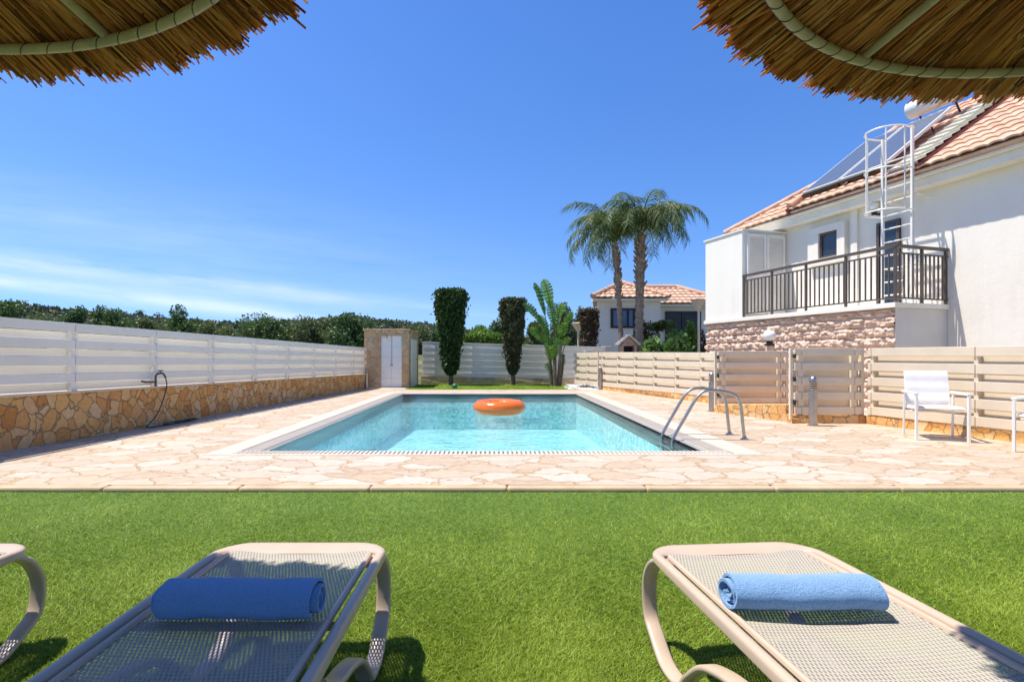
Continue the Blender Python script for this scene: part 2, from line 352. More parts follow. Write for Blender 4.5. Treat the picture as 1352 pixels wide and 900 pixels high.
lo=bpy.data.objects.new('sun',L); COL.objects.link(lo); lo.rotation_euler=sund.to_track_quat('Z','Y').to_euler(); lo.location=(-8,2,20)
cam=bpy.data.cameras.new('camera'); co=bpy.data.objects.new('camera',cam); COL.objects.link(co); co.location=(0,0,H); co.rotation_euler=(math.radians(90),0,0)
cam.lens=18; cam.sensor_width=36; cam.shift_x=(676-PX0)/1352; cam.shift_y=(PY0-450)/1352; cam.clip_start=.02; cam.clip_end=4000; sc.camera=co
sc.view_settings.view_transform='Standard'; sc.view_settings.look='None'; sc.view_settings.exposure=.50; sc.view_settings.gamma=1
try: sc.view_settings.use_curve_mapping=False
except Exception: pass

# ------------------------------------------------------------------ foliage helpers
def leafquads(C,size,aspect=1.6,up=0.,jit=.35):
    n=len(C); a=rng.normal(size=(n,3)); a[:,2]+=up; a/=np.linalg.norm(a,axis=1,keepdims=True)
    b=rng.normal(size=(n,3)); b=np.cross(a,b); b/=np.linalg.norm(b,axis=1,keepdims=True)
    s=size*(1+jit*rng.normal(size=(n,1))).clip(.4,2)
    l=a*s*aspect*.5; h=b*s*.5
    return np.stack([C-l,C+h*.9+l*.1,C+l,C-h*.9+l*.1],1)
def clumps(n,cen,rad,k,flat=.75,seed=None):
    cs=[]
    for _ in range(k):
        d=rng.normal(size=3); d/=np.linalg.norm(d); rr=rng.uniform(.25,.8)
        cs.append((np.array(cen)+d*np.array(rad)*rr, np.array(rad)*rng.uniform(.26,.5)))
    out=[]
    for c,r in cs:
        m=int(n/k); d=rng.normal(size=(m,3)); d/=np.linalg.norm(d,axis=1,keepdims=True)
        out.append(c+d*r*(rng.uniform(.55,1.05,size=(m,1))))
    return np.concatenate(out)
def make_tree(name,label,cat,base,h,wid,mat,n=2600,leaf=.22,k=16,group=None,trunkfrac=.35,crown_low=None,core=True):
    x,y,z=base; r=thing(name,label,cat,base,group)
    tb=MB(); th=h*(trunkfrac+.25)
    tb.tube([(x,y,z),(x+.03*h,y,z+th*.5),(x-.01*h,y,z+th)],[.035*h,.027*h,.016*h],8)
    for _ in range(6):
        a=rng.uniform(0,6.28); z0=z+th*rng.uniform(.5,.95)
        tb.tube([(x+.01*h,y,z0),(x+math.cos(a)*wid*.2,y+math.sin(a)*wid*.2,z0+h*.14),(x+math.cos(a)*wid*.36,y+math.sin(a)*wid*.36,z0+h*.24)],[.014*h,.010*h,.004*h],6)
    tb.build('trunk',M['wood'],r,True)
    lowz=z+h*(trunkfrac if crown_low is None else crown_low); cz=(lowz+z+h)/2
    C=clumps(n,(x,y,cz),(wid/2,wid/2,(z+h-lowz)/2),k)
    MB().quads(leafquads(C,leaf)).build('crown',mat,r)
    return r
def bush(name,label,cat,base,w,h,mat,n=2500,leaf=.07,k=14,group=None,d=None,stem=True):
    x,y,z=base; r=thing(name,label,cat,base,group); d=d or w
    if stem:
        tb=MB()
        for _ in range(5):
            a=rng.uniform(0,6.28); tb.tube([(x,y,z),(x+math.cos(a)*w*.12,y+math.sin(a)*d*.12,z+h*.35),(x+math.cos(a)*w*.3,y+math.sin(a)*d*.3,z+h*.75)],[.02,.014,.006],5)
        tb.build('stem',M['wood'],r,True)
    C=clumps(n,(x,y,z+h*.52),(w/2,d/2,h*.48),k); MB().quads(leafquads(C,leaf)).build('foliage',mat,r)
    return r
def column_tree(name,label,px,Y,ztop,w_bot,w_top,mat,n,leaf,base_z,neck,rough=.06,group=None,cx=None):
    x=(px-PX0)/F*Y if cx is None else cx; r=thing(name,label,'tree',(x,Y,base_z),group)
    MB().tube([(x,Y,base_z),(x+.02,Y,base_z+neck*.6),(x,Y,base_z+neck+.4)],[.11,.09,.07],8).build('trunk',M['wood'],r,True)
    z=base_z+neck+(ztop-base_z-neck)*rng.uniform(0,1,n)**.8
    f=(z-base_z-neck)/(ztop-base_z-neck)
    R=(w_bot+(w_top-w_bot)*np.minimum(1,f*1.15)**.95)/2*np.where(f<.08,.55+f*5.6,1)
    R=R*(1+np.where(rng.uniform(0,1,n)<.06,rng.exponential(.14,n),0)); a=rng.uniform(0,6.283,n); lump=1+rough*np.sin(a*3+z*4)+rough*np.sin(a*5-z*7.3+1)+rough*.9*rng.normal(size=n)
    rr=R*lump*np.sqrt(rng.uniform(.5,1.03,n)); top=rng.uniform(0,1,n)<.08
    z=np.where(top,ztop+rng.normal(size=n)*.04,z); R2=w_top/2*np.sqrt(rng.uniform(0,1,n)); rr=np.where(top,R2,rr)
    C=np.stack([x+rr*np.cos(a),Y+rr*np.sin(a),z],1); mb=MB().quads(leafquads(C,leaf,2.0,.9))
    prof=[(.02,base_z+neck-base_z)]+[((w_bot+(w_top-w_bot)*min(1,ff*1.15)**.7)/2*.72*(.4+.6*min(1,ff*8)),neck+(ztop-base_z-neck)*ff) for ff in np.linspace(.02,.97,10)]+[(.02,ztop-base_z-.05)]
    mb.lathe(prof,(x,Y,base_z),14); mb.build('crown',mat,r); return r

# ------------------------------------------------------------------ setting
PXL,PXR,PYN,PYF=-2.66,2.48,6.05,15.2; GR=.27; CW=.30; WZ=-.03
DECK_Y0=4.35; DECK_Y1=20.7
# terrain with hill ridge on the left
def ridge(px): return np.interp(px,[-900,-200,0,150,300,400,470,560,640,750,1500],[415,418,424,429,431,424,419,428,441,456,462])
nr,na=40,120; Rr=np.concatenate([[0.1,8.3,13,18,24,30],np.geomspace(40,1500,nr-6)]); aa=np.radians(np.linspace(-180,180,na))
P=np.zeros((nr,na,3))
for i,rd in enumerate(Rr):
    for j,a in enumerate(aa):
        x=rd*math.sin(a); y=rd*math.cos(a)+8
        ux=math.tan(max(-1.2,min(1.2,a))); pxx=650+676*ux
        if abs(a)>1.25: pxx=-900 if a<0 else 1500
        top=1.1+(471-float(ridge(pxx)))/676*230
        f=min(1,max(0,(rd-55)/170)); f=f*f*(3-2*f); z=-.65+(top+.65-1.5)*f*(1 if rd<300 else max(.3,1-(rd-300)/900))
        z+=(.8*math.sin(x*.05+1)+.6*math.sin(y*.06))*f
        P[i,j]=(x,y,z)
P[:,-1]=P[:,0]
hm=np.ones((nr-1,na-1),bool); hm[0]=False
struct(MB().grid(P,mask=hm,flip=True).build('hills',M['scrub'],None,True,origin=(0,0,0)))
# lawn base and paving deck (hole for the pool)
struct(MB().box(-9,10,-4,DECK_Y0-.06,-.4,GZ-.012).build('lawn_base',M['turfbase']))
dk=MB(); ox0,ox1,oy0,oy1=PXL-GR-CW,PXR+GR+CW,PYN-GR-.06,PYF+GR+CW
dk.box(-6.6,8.6,DECK_Y0+.06,oy0,-.35,0); dk.box(-6.6,ox0,oy0,oy1,-.35,0); dk.box(ox1,8.6,oy0,oy1,-.35,0)
dk.box(-6.6,8.6,oy1,17.2,-.35,0)
struct(dk.build('paving',M['paving'],origin=(0,0,0)))
kb=MB(); x=-6.6; k=0
while x<8.6:
    L_=rng.uniform(1.05,1.25); kb.box(x+.0015,min(8.6,x+L_)-.0015,DECK_Y0-.055+rng.uniform(-.003,.003),DECK_Y0+.057,-.3,.004+rng.uniform(-.0015,.0015)); x+=L_
struct(kb.build('kerb',M['kerb'],bevel=.02))
struct(MB().box(-9.2,-6.6,-1,21,-.7,-.36).build('earth_strip',M['scrub'])); struct(MB().box(8.6,10.5,-1,21,-.7,-.36).build('earth_strip',M['scrub']))
# coping and beds
cp=MB()
def cop_run(x0,x1,y0,y1,n,alongx):
    for i in range(n):
        a,b=i/n,(i+1)/n; g=.003
        if alongx: cp.box(x0+(x1-x0)*a+g,x0+(x1-x0)*b-g,y0,y1,-.2,.010)
        else: cp.box(x0,x1,y0+(y1-y0)*a+g,y0+(y1-y0)*b-g,-.2,.010)
cop_run(ox0,PXL-GR,PYN-GR,PYF+GR,17,False); cop_run(PXR+GR,ox1,PYN-GR,PYF+GR,17,False); cop_run(ox0,ox1,PYF+GR,oy1,12,True)
cop=struct(cp.build('coping',M['coping_white'],bevel=.006))
fb=MB(); fb.box(ox0,ox1,oy0,PYN-GR-.004,-.2,.007); struct(fb.build('coping_strip',M['coping'],bevel=.004))
# pool basin + rim
pb=MB(); D0,D1=-.80,-1.05
pb.add([(PXL,PYN,D0),(PXR,PYN,D0),(PXR,PYF,D1),(PXL,PYF,D1),(PXL,PYN,-.02),(PXR,PYN,-.02),(PXR,PYF,-.02),(PXL,PYF,-.02)],[np.array([[0,1,2,3],[0,4,5,1],[1,5,6,2],[2,6,7,3],[3,7,4,0]])])
struct(pb.build('pool_basin',M['pool'],origin=(0,0,0)))
rim=MB(); e=.05
for (a,b,c,d) in ((PXL-e,PXR+e,PYN-e,PYN),(PXL-e,PXR+e,PYF,PYF+e),(PXL-e,PXL,PYN,PYF),(PXR,PXR+e,PYN,PYF)): rim.box(a,b,c,d,-.25,-.012)
M['rim']=plain('grey_rim_tile',(.32,.31,.29),.3,.2,20,.1)
struct(rim.build('pool_rim',M['rim']))
struct(MB().grid(np.stack(np.meshgrid(np.linspace(PXL,PXR,60),np.linspace(PYN,PYF,100),[WZ],indexing='xy'),-1)[:,:,0,:]).build('water',M['water'],None,True))
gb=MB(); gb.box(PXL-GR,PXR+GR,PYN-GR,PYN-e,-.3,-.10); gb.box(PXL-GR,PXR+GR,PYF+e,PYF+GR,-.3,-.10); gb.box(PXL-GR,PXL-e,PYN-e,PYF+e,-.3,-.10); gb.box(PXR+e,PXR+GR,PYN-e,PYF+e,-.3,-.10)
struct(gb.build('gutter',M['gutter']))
def grate(label,x0,x1,y0,y1,alongx):
    g=MB(); pitch=.052; wd=.029
    if alongx:
        for x in np.arange(x0,x1-wd,pitch): g.box(x,x+wd,y0+.012,y1-.012,-.03,.004)
        for y in (y0+.003,y1-.02,(y0+y1)/2): g.box(x0,x1,y,y+.017,-.045,-.004)
    else:
        for y in np.arange(y0,y1-wd,pitch): g.box(x0+.012,x1-.012,y,y+wd,-.03,.004)
        for x in (x0+.003,x1-.02,(x0+x1)/2): g.box(x,x+.017,y0,y1,-.045,-.004)
    return tag(g.build('overflow_grate',M['grate']),label,'grate','overflow grates round the pool')
grate('white slotted overflow grate along the near end of the pool',PXL-GR,PXR+GR,PYN-GR,PYN-e,True)
grate('slotted overflow grate along the far end of the pool by the turf strip',PXL-GR,PXR+GR,PYF+e,PYF+GR,True)
grate('slotted overflow grate along the pool side facing the white fence',PXL-GR,PXL-e,PYN-e,PYF+e,False)
grate('slotted overflow grate along the pool side under the steel handrails',PXR+e,PXR+GR,PYN-e,PYF+e,False)
# turf strip at the far end
struct(MB().box(-2.95,2.9,17.2,DECK_Y1,-.35,.0).build('turf_strip_base',M['turfbase']))
struct(MB().box(2.9,8.6,17.2,DECK_Y1+1.5,-.35,-.006).build('gravel_bed',M['pebble']))
struct(MB().box(-6.6,-2.95,17.2,DECK_Y1,-.35,-.0).build('paving_back',M['paving'],origin=(0,0,0)))
def blades(n,x,y,z0,h,wd):
    a=rng.uniform(0,6.283,n); lean=rng.normal(size=(n,2))*h*.9; lean+=np.stack([np.sin(x*2.1+y*3.3)+np.sin(y*7.7-x*1.7),np.cos(x*1.3-y*4.1)+np.sin(x*5.9)],1)*h*.25; hh=h*rng.uniform(.4,1.1,n)
    dx=np.cos(a)*wd/2; dy=np.sin(a)*wd/2
    A=np.stack([x-dx,y-dy,np.full(n,z0)],1); B=np.stack([x+dx,y+dy,np.full(n,z0)],1)
    Cc=np.stack([x+lean[:,0],y+lean[:,1],z0+hh],1); return np.stack([A,B,Cc],1)
n=820000; iy=1/rng.uniform(1/4.34,1/1.15,n); xx=rng.uniform(-1,1,n)*(iy*1.12+.5)+.05*iy
sel=(np.abs(xx)<8)
gm=MB().tris(blades(sel.sum(),xx[sel],iy[sel],GZ-.014,.021,.0040))
stuff(gm.build('grass',M['turf'],origin=(0,2,GZ)),'short green artificial turf in front of the pool deck','grass')
n=26000; gm=MB().tris(blades(n,rng.uniform(-2.95,2.9,n),rng.uniform(17.2,DECK_Y1,n),-.002,.035,.014))
stuff(gm.build('grass',M['turf']),'narrow strip of turf behind the far end of the pool','grass')
# pebbles
pm=MB(); 
for _ in range(420):
    c=(rng.uniform(2.6,3.75),rng.uniform(17.25,19.3),.0); s=rng.uniform(.02,.06)
    d=rng.normal(size=(6,3)); d/=np.linalg.norm(d,axis=1,keepdims=True)
    V=np.array([(1,0,0),(0,1,0),(-1,0,0),(0,-1,0),(0,0,.8),(0,0,-.8)])*s*rng.uniform(.7,1.2,(6,1))+c
    pm.add(V,[np.array([[0,1,4],[1,2,4],[2,3,4],[3,0,4],[1,0,5],[2,1,5],[3,2,5],[0,3,5]])])
stuff(pm.build('pebbles',M['pebble'],None,True),'white pebbles scattered round the paddle leaf plant','pebbles')

# ------------------------------------------------------------------ walls & fences
def wall_run(name,label,A,B,zb,ztA,ztB,th,mat,side,cap=None,cat='wall'):
    A=np.array([*A,0.]); B=np.array([*B,0.]); d=B-A; Ln=np.linalg.norm(d); d/=Ln; nn=np.array([-d[1],d[0],0])*side   # away from viewer
    r=thing(name,label,cat,(*((A+B)/2)[:2],zb))
    m=MB(); nseg=max(2,int(Ln/.22)); nz=6; P=np.zeros((nz,nseg+1,3))
    for i in range(nz):
        for j in range(nseg+1):
            f=j/nseg; zt=ztA+(ztB-ztA)*f; z=zb+(zt-zb)*i/(nz-1)
            P[i,j]=A+d*Ln*f-nn*(0.012*math.sin(j*12.9+i*7.1)+.004)+np.array([0,0,z])
    m.grid(P,flip=side>0)
    v=[A+nn*th,B+nn*th,B,A]
    m.add([(*A[:2],zb),(*B[:2],zb),(*(B+nn*th)[:2],zb),(*(A+nn*th)[:2],zb),(*A[:2],ztA),(*B[:2],ztB),(*(B+nn*th)[:2],ztB),(*(A+nn*th)[:2],ztA)],[np.array([[4,5,6,7],[2,3,7,6],[1,2,6,5],[3,0,4,7]])])
    m.build('wall_face',mat,r)
    if cap is not None:
        c=MB(); o=A-nn*.03; c.add([(*(A-nn*.035)[:2],ztA+.002),(*(B-nn*.035)[:2],ztB+.002),(*(B+nn*th)[:2],ztB+.002),(*(A+nn*th)[:2],ztA+.002),(*(A-nn*.035)[:2],ztA+.03),(*(B-nn*.035)[:2],ztB+.03),(*(B+nn*th)[:2],ztB+.03),(*(A+nn*th)[:2],ztA+.03)],[np.array([[0,1,5,4],[4,5,6,7],[1,2,6,5],[2,3,7,6],[3,0,4,7]])])
        c.build('coping',cap,r,bevel=.005)
    return r
def slat_fence(name,label,A,B,zbA,zbB,ztA,ztB,nf,mat,posts,side,cat='fence',bh=.115,base=False,off=.035,lap=.012,pw=.05):
    """hit-and-miss boards: front boards, and boards behind the posts filling the gaps. posts = list of distances along A->B"""
    A=np.array([*A,0.]); B=np.array([*B,0.]); d=B-A; Ln=np.linalg.norm(d); d/=Ln; nn=np.array([-d[1],d[0],0])*side
    r=thing(name,label,cat,(*((A+B)/2)[:2],min(zbA,zbB)))
    zb=lambda s: zbA+(zbB-zbA)*s/Ln
    zt=lambda s: ztA+(ztB-ztA)*s/Ln
    def board(m,s0,s1,f0,f1,o,th):
        a=A+d*s0+nn*o; b=A+d*s1+nn*o; q=nn*th
        za0=zb(s0)+(zt(s0)-zb(s0))*f0; za1=zb(s0)+(zt(s0)-zb(s0))*f1; zb0=zb(s1)+(zt(s1)-zb(s1))*f0; zb1=zb(s1)+(zt(s1)-zb(s1))*f1
        v=[(*a[:2],za0),(*b[:2],zb0),(*(b+q)[:2],zb0),(*(a+q)[:2],za0),(*a[:2],za1),(*b[:2],zb1),(*(b+q)[:2],zb1),(*(a+q)[:2],za1)]
        f=np.array([[0,3,2,1],[4,5,6,7],[0,1,5,4],[1,2,6,5],[2,3,7,6],[3,0,4,7]])
        if side<0: f=f[:,::-1]
        m.add(v,[f])
    ht=ztA-zbA; gap=(ht-nf*bh)/(nf-1 if not base else nf)
    edges=[0]+[p for p in posts if .05<p<Ln-.05]+[Ln]
    for i in range(len(edges)-1):
        s0,s1=edges[i]+.004,edges[i+1]-.004; m=MB()
        for k in range(nf):
            top=ht-k*(bh+gap); board(m,s0,s1,(top-bh)/ht,top/ht,0,.022)
        for k in range(nf-1 if not base else nf):
            top=ht-k*(bh+gap)-bh; board(m,s0,s1,max(.0,(top-gap-lap)/ht),(top+lap)/ht,.022+off,.02)
        m.build('slat_panel',mat,r,bevel=.005)
    for p in posts:
        if -.01<=p<=Ln+.01:
            c=A+d*p; m=MB(); m.obox((*(c-d*pw/2+nn*.0225)[:2],zb(p)-.03),d*pw,nn*(off-.001),(0,0,zt(p)-zb(p)+.0)); m.build('post',mat,r)
    return r
# left: rubble wall, white fence on top
LA=(-5.67,5.9); sl=.1025
def lpt(Y): return (-5.67+sl*(Y-5.9),Y)
f0,f1=2.6,18.05
zst=lambda Y: .63-(Y-5.9)*(.15/12.2)
ztp=lambda Y: 1.56-(Y-5.9)*(.14/12.2)
wall_run('rubble_wall','low rubble stone wall in orange tones under the white slatted fence beside the pool',lpt(f0),lpt(f1),-.05,zst(f0),zst(f1),.22,M['wallstone'],1,M['coping'])
LL=math.hypot(f1-f0,(f1-f0)*sl)/(f1-f0)
slat_fence('slat_fence','long white slatted fence standing on the rubble wall left of the pool',lpt(f0),lpt(f1),zst(f0)+.04,zst(f1)+.04,ztp(f0),ztp(f1),4,M['white_alu'],[(6.85+1.43*k-f0)*LL for k in range(-2,8)],1,base=True,bh=.118,off=.06,pw=.09,lap=-.004)
# far: low wall + white fence
wall_run('rubble_wall','low shaded stone kerb wall behind the turf strip under the far white fence',(-2.9,20.75),(3.6,20.75),-.05,.31,.20,.25,M['hutstone'],1)
slat_fence('slat_fence','white slatted fence at the far end of the pool behind the clipped cypresses',(-2.85,20.8),(4.6,20.8),.31,.18,1.72,1.50,6,M['white_alu'],[.55+1.53*k for k in range(5)],1,bh=.14,off=.07,pw=.10,lap=-.004)
# right: beige fence runs
FA0,FA1=(3.62,17.4),(5.30,11.75)
wall_run('rubble_wall','low sunlit stone kerb under the farther beige fence run',FA0,FA1,-.05,.10,.16,.2,M['wallstone'],1)
slat_fence('slat_fence','long beige slatted fence receding from the handrails toward the paddle leaf plant',FA0,FA1,.11,.165,1.26,1.20,5,M['beige_alu'],[.2+.98*k for k in range(6)],1,bh=.145,off=.07)
slat_fence('slat_fence','short end bay of beige slats half hidden in plants at the far corner',(3.05,19.2),(3.60,17.45),.10,.11,1.24,1.26,5,M['beige_alu'],[.1,1.0,1.8],1,bh=.145,off=.07)
G1=(4.47,10.2); G2=(5.93,10.2)
# stone base under the left gate leaf, with a raking plan
m=MB(); a,b=np.array((4.45,10.15)),np.array((5.0,8.72))
r=thing('rubble_wall','shaded stone base in the corner below the left beige gate panel','wall',(4.9,9.6,-.05))
m.add([(*a,-.05),(*b,-.05),(6.0,8.72,-.05),(6.0,10.5,-.05),(4.45,10.5,-.05),(*a,.145),(*b,.285),(6.0,8.72,.285),(6.0,10.5,.15),(4.45,10.5,.145)],[np.array([[0,1,6,5],[1,2,7,6],[2,3,8,7],[3,4,9,8],[4,0,5,9]]),np.array([[5,6,7,8,9]])])
m.build('wall_face',M['wallstone'],r)
def gate(label,A,B,zb,zt,group='beige slatted gate panels'):
    g=slat_fence('slat_gate',label,A,B,zb,zb,zt,zt,5,M['beige_alu'],[.12,B[0]-A[0]-.12],1,'gate',bh=.125,pw=.09,off=.06)
    g['group']=group; m=MB()
    for x in (A[0]-.03,B[0]+.03): MB().box(x-.025,x+.025,A[1]+.03,A[1]+.08,zb-.1,zt).build('side_post',M['beige_alu'],g,bevel=.004)
    for q in (.15,.5,.85): MB().box(A[0]-.012,A[0]+.012,A[1]-.02,A[1]+.03,zb+q*(zt-zb),zb+q*(zt-zb)+.07).build('hinge',M['black'],g)
    return g
gate('shaded beige gate panel behind the steel handrails, set back on the deeper stone base',(4.50,10.2),(5.86,10.2),.16,1.22)
gate('nearer beige gate panel behind the larger steel bollard',(5.02,8.5),(6.14,8.5),.145,1.245)
wall_run('rubble_wall','pale stone kerb under the nearer beige gate panel',(4.97,8.48),(6.2,8.48),-.05,.13,.13,.3,M['wallstone'],1)
FB0,FB1=(6.19,8.45),(8.0,2.2)
wall_run('rubble_wall','low stone kerb under the beige fence behind the white armchairs',FB0,FB1,-.05,.14,.14,.2,M['wallstone'],1)
slat_fence('slat_fence','nearer beige slatted fence behind the white armchairs below the house',FB0,FB1,.15,.15,1.245,1.235,5,M['beige_alu'],[.06,1.5,2.95,4.4,5.85],1,bh=.135,off=.075)

# ------------------------------------------------------------------ shower hut
r=thing('shower_hut','stone clad outdoor shower hut with white panel at the end of the white fence','shower hut',(-3.74,19.2,-.02))
hx0,hx1,hy0,hy1,hz=-4.53,-2.95,18.1,20.4,2.03
m=MB(); m.box(hx0,-3.94,hy0,hy1,-.03,hz); m.box(-3.20,hx1,hy0,hy1,-.03,hz); m.box(-3.94,-3.20,hy0+.08,hy1,-.03,hz); m.box(-3.94,-3.20,hy0,hy0+.08,1.85,hz)
m.build('wall',M['hutstone'],r)
m=MB(); m.box(hx0-.04,hx1+.04,hy0-.04,hy1,hz+.002,hz+.06); m.build('roof',M['hutstone'],r,bevel=.01)
m=MB()
for i in range(2):
    for j in range(5): m.box(-3.935+i*.3675,-3.935+i*.3675+.364,hy0+.03,hy0+.075,-.02+j*.374,-.02+j*.374+.371)
pn=m.build('shower_panel',M['white_paint'],r,bevel=.004)
m=MB(); m.tube([(-3.56,hy0+.02,.78),(-3.56,hy0+.02,1.80),(-3.56,hy0-.02,1.84)],.012,8); m.tube([(-3.60,hy0+.0,.80),(-3.52,hy0+.0,.80)],.022,8); m.build('shower_pipe',M['metal'],r,True)
m=MB(); m.lathe([(.02,.03),(.07,0),(.07,-.025),(.0,-.03)],(-3.76,hy0-.03,1.80),14); m.tube([(-3.76,hy0+.02,1.84),(-3.76,hy0-.03,1.83)],.012,6); m.build('shower_head',M['metal'],r,True)
m=MB(); m.box(hx1-.01,hx1+.02,18.55,19.9,-.02,1.75); dr=m.build('door',M['white_paint'],r,bevel=.004)
m=MB(); m.tube([(hx1+.05,19.72,1.02),(hx1+.05,19.6,1.02)],.014,8); m.tube([(hx1+.02,19.72,1.02),(hx1+.05,19.72,1.02)],.012,8); m.build('handle',M['darkmetal'],dr,True)
struct(MB().box(-3.95,-3.0,17.5,18.08,-.03,.012).build('shower_step',M['coping'],bevel=.006))

# ------------------------------------------------------------------ bollards
def bollard(label,x,y,h,first=None):
    if first is None:
        r=thing('bollard_light',label,'bollard',(x,y,0),'steel bollard lights along the deck'); R=.062
        MB().lathe([(.085,0),(.085,.012),(R,.014),(R,h*.70)],(x,y,0),20).build('post',M['metal'],r,True)
        m=MB(); zz=h*.70
        for k in range(4): m.lathe([(.045,zz),(R,zz+.006),(R+.003,zz+.022),(.045,zz+.03)],(x,y,0),20); zz+=.034
        m.build('louvre',M['metal'],r,True)
        MB().lathe([(.035,h*.70-.002),(.035,zz+.002)],(x,y,0),14).build('lamp',M['globe'],r,True)
        MB().lathe([(R,zz),(R,zz+.02),(R*.85,zz+.055),(R*.45,zz+.08),(0,zz+.088)],(x,y,0),20).build('cap',M['metal'],r,True)
        return r
    c=copy_tree(first); c.location=(x,y,0); c.scale=(1,1,h/.82); c['label']=label; return c
b0=bollard('stainless steel louvred bollard standing in front of the nearer beige gate panel',5.14,8.2,.82)
bollard('steel louvred bollard between the fence end and the set back gate, behind the handrails',4.44,10.35,.82,b0)
bollard('farthest steel bollard in front of the long beige fence by the pool corner',3.63,17.2,.80,b0)
bollard('slim steel bollard beside the stone shower hut at the fence end',-4.40,17.9,.74,b0)

# ------------------------------------------------------------------ tap + hose
ty=8.15; tp=lpt(ty); zt=.80; X0=tp[0]
r=thing('garden_tap','dark garden tap on a stub pipe above the rubble wall','tap',(X0+.02,ty,zst(ty)))
m=MB(); m.tube([(X0+.04,ty-.28,zt-.07),(X0+.08,ty-.24,zt-.09),(X0+.08,ty+.02,zt-.10)],.015,8); m.tube([(X0+.08,ty,zt-.17),(X0+.08,ty,zt+.0),(X0+.09,ty+.03,zt+.03)],.015,8); m.build('pipe',M['darkmetal'],r,True)
MB().tube(smoothpts([(X0+.09,ty+.02,zt+.03),(X0+.12,ty+.11,zt+.035),(X0+.13,ty+.17,zt-.03)]),.016,8).build('spout',M['darkmetal'],r,True)
m=MB(); m.tube([(X0+.10,ty+.03,zt+.08),(X0+.12,ty+.12,zt+.08)],.010,6); m.tube([(X0+.11,ty+.075,zt+.03),(X0+.11,ty+.075,zt+.08)],.008,6); m.build('handle',M['darkmetal'],r,True)
hp_=smoothpts([(X0+.13,ty+.17,zt-.03),(X0+.14,ty+.18,.62),(X0+.12,ty+.10,.36),(X0+.11,ty-.04,.16),(X0+.10,ty-.20,.05),(X0+.13,ty-.28,.016),(X0+.20,ty-.08,.012),(X0+.23,ty+.2,.012),(X0+.16,ty+.45,.012),(X0+.24,ty+.75,.012),(X0+.14,ty+.95,.012),(X0+.22,ty+.55,.028),(X0+.15,ty+.15,.028),(X0+.25,ty-.02,.028),(X0+.30,ty+.4,.012),(X0+.27,ty+.85,.012)],8)
tag(MB().tube(hp_,.009,8).build('garden_hose',M['rubber'],None,True),'dark garden hose hanging from the tap down to a loose coil by the rubble wall','hose')

# ------------------------------------------------------------------ pool ladder
r=thing('pool_ladder','chrome pool ladder with two arched handrails at the near corner of the pool','pool ladder',(3.0,7.03,0))
for y in (7.25,6.82):
    pts=smoothpts([(3.36,y,0),(3.335,y,.22),(3.31,y,.44),(3.25,y,.575),(3.12,y,.63),(2.92,y,.655),(2.80,y,.63),(2.70,y,.52),(2.56,y,.28),(2.435,y,.06),(2.40,y,-.05),(2.40,y,-.35),(2.40,y,-.95)],5)
    rl=MB().tube(pts,.0215,14).build('handrail',M['metal'],r,True)
    MB().lathe([(.055,.001),(.055,.012),(.03,.02),(.024,.05)],(3.36,y,0),16).build('flange',M['metal'],rl,True)
for z in (-.12,-.40,-.68): MB().box(2.36,2.44,6.82,7.25,z-.015,z+.015).build('step',M['metal'],r,bevel=.006)

# ------------------------------------------------------------------ inflatable ring
fx,fy=.14,10.25; a=np.linspace(0,2*math.pi,128,endpoint=False); b=np.linspace(0,2*math.pi,28,endpoint=False)
r=thing('swim_ring','orange inflatable swim ring floating in the pool','swim ring',(fx,fy,WZ-.05))
Aa,Bb=np.meshgrid(a,b,indexing='ij'); rr=.140*(1-.035*np.abs(np.cos(Aa*8))**14*(np.cos(Bb)**2*.6+.4)+.006*np.sin(Aa*31+Bb*3))
P=np.stack([fx+(.382+rr*np.cos(Bb))*np.cos(Aa),fy+(.382+rr*np.cos(Bb))*np.sin(Aa),0.098+rr*.98*np.sin(Bb)],-1)
P=np.concatenate([P,P[:1]],0); P=np.concatenate([P,P[:,:1]],1)
MB().grid(P).build('tube',M['orange'],r,True)
m=MB(); m.tube([(fx+(.365)*math.cos(4.2),fy+.365*math.sin(4.2),.228),(fx+(.365)*math.cos(4.2),fy+.365*math.sin(4.2),.255)],.013,8); m.build('valve',M['orange'],r,True)
m=MB(); sa=a; m.tube([(fx+.521*math.cos(k),fy+.521*math.sin(k),.098) for k in sa],.005,5,True); m.build('seam',M['orange'],r,True)

tag(MB().lathe([(.0,0),(.05,.01),(.085,.05),(.095,.09),(.085,.135),(.05,.17),(0,.185)],(-1.30,17.75,0),16).build('ball',M['greenball'],None,True),'small green ball lying on the turf strip in front of the taller clipped cypress','ball')

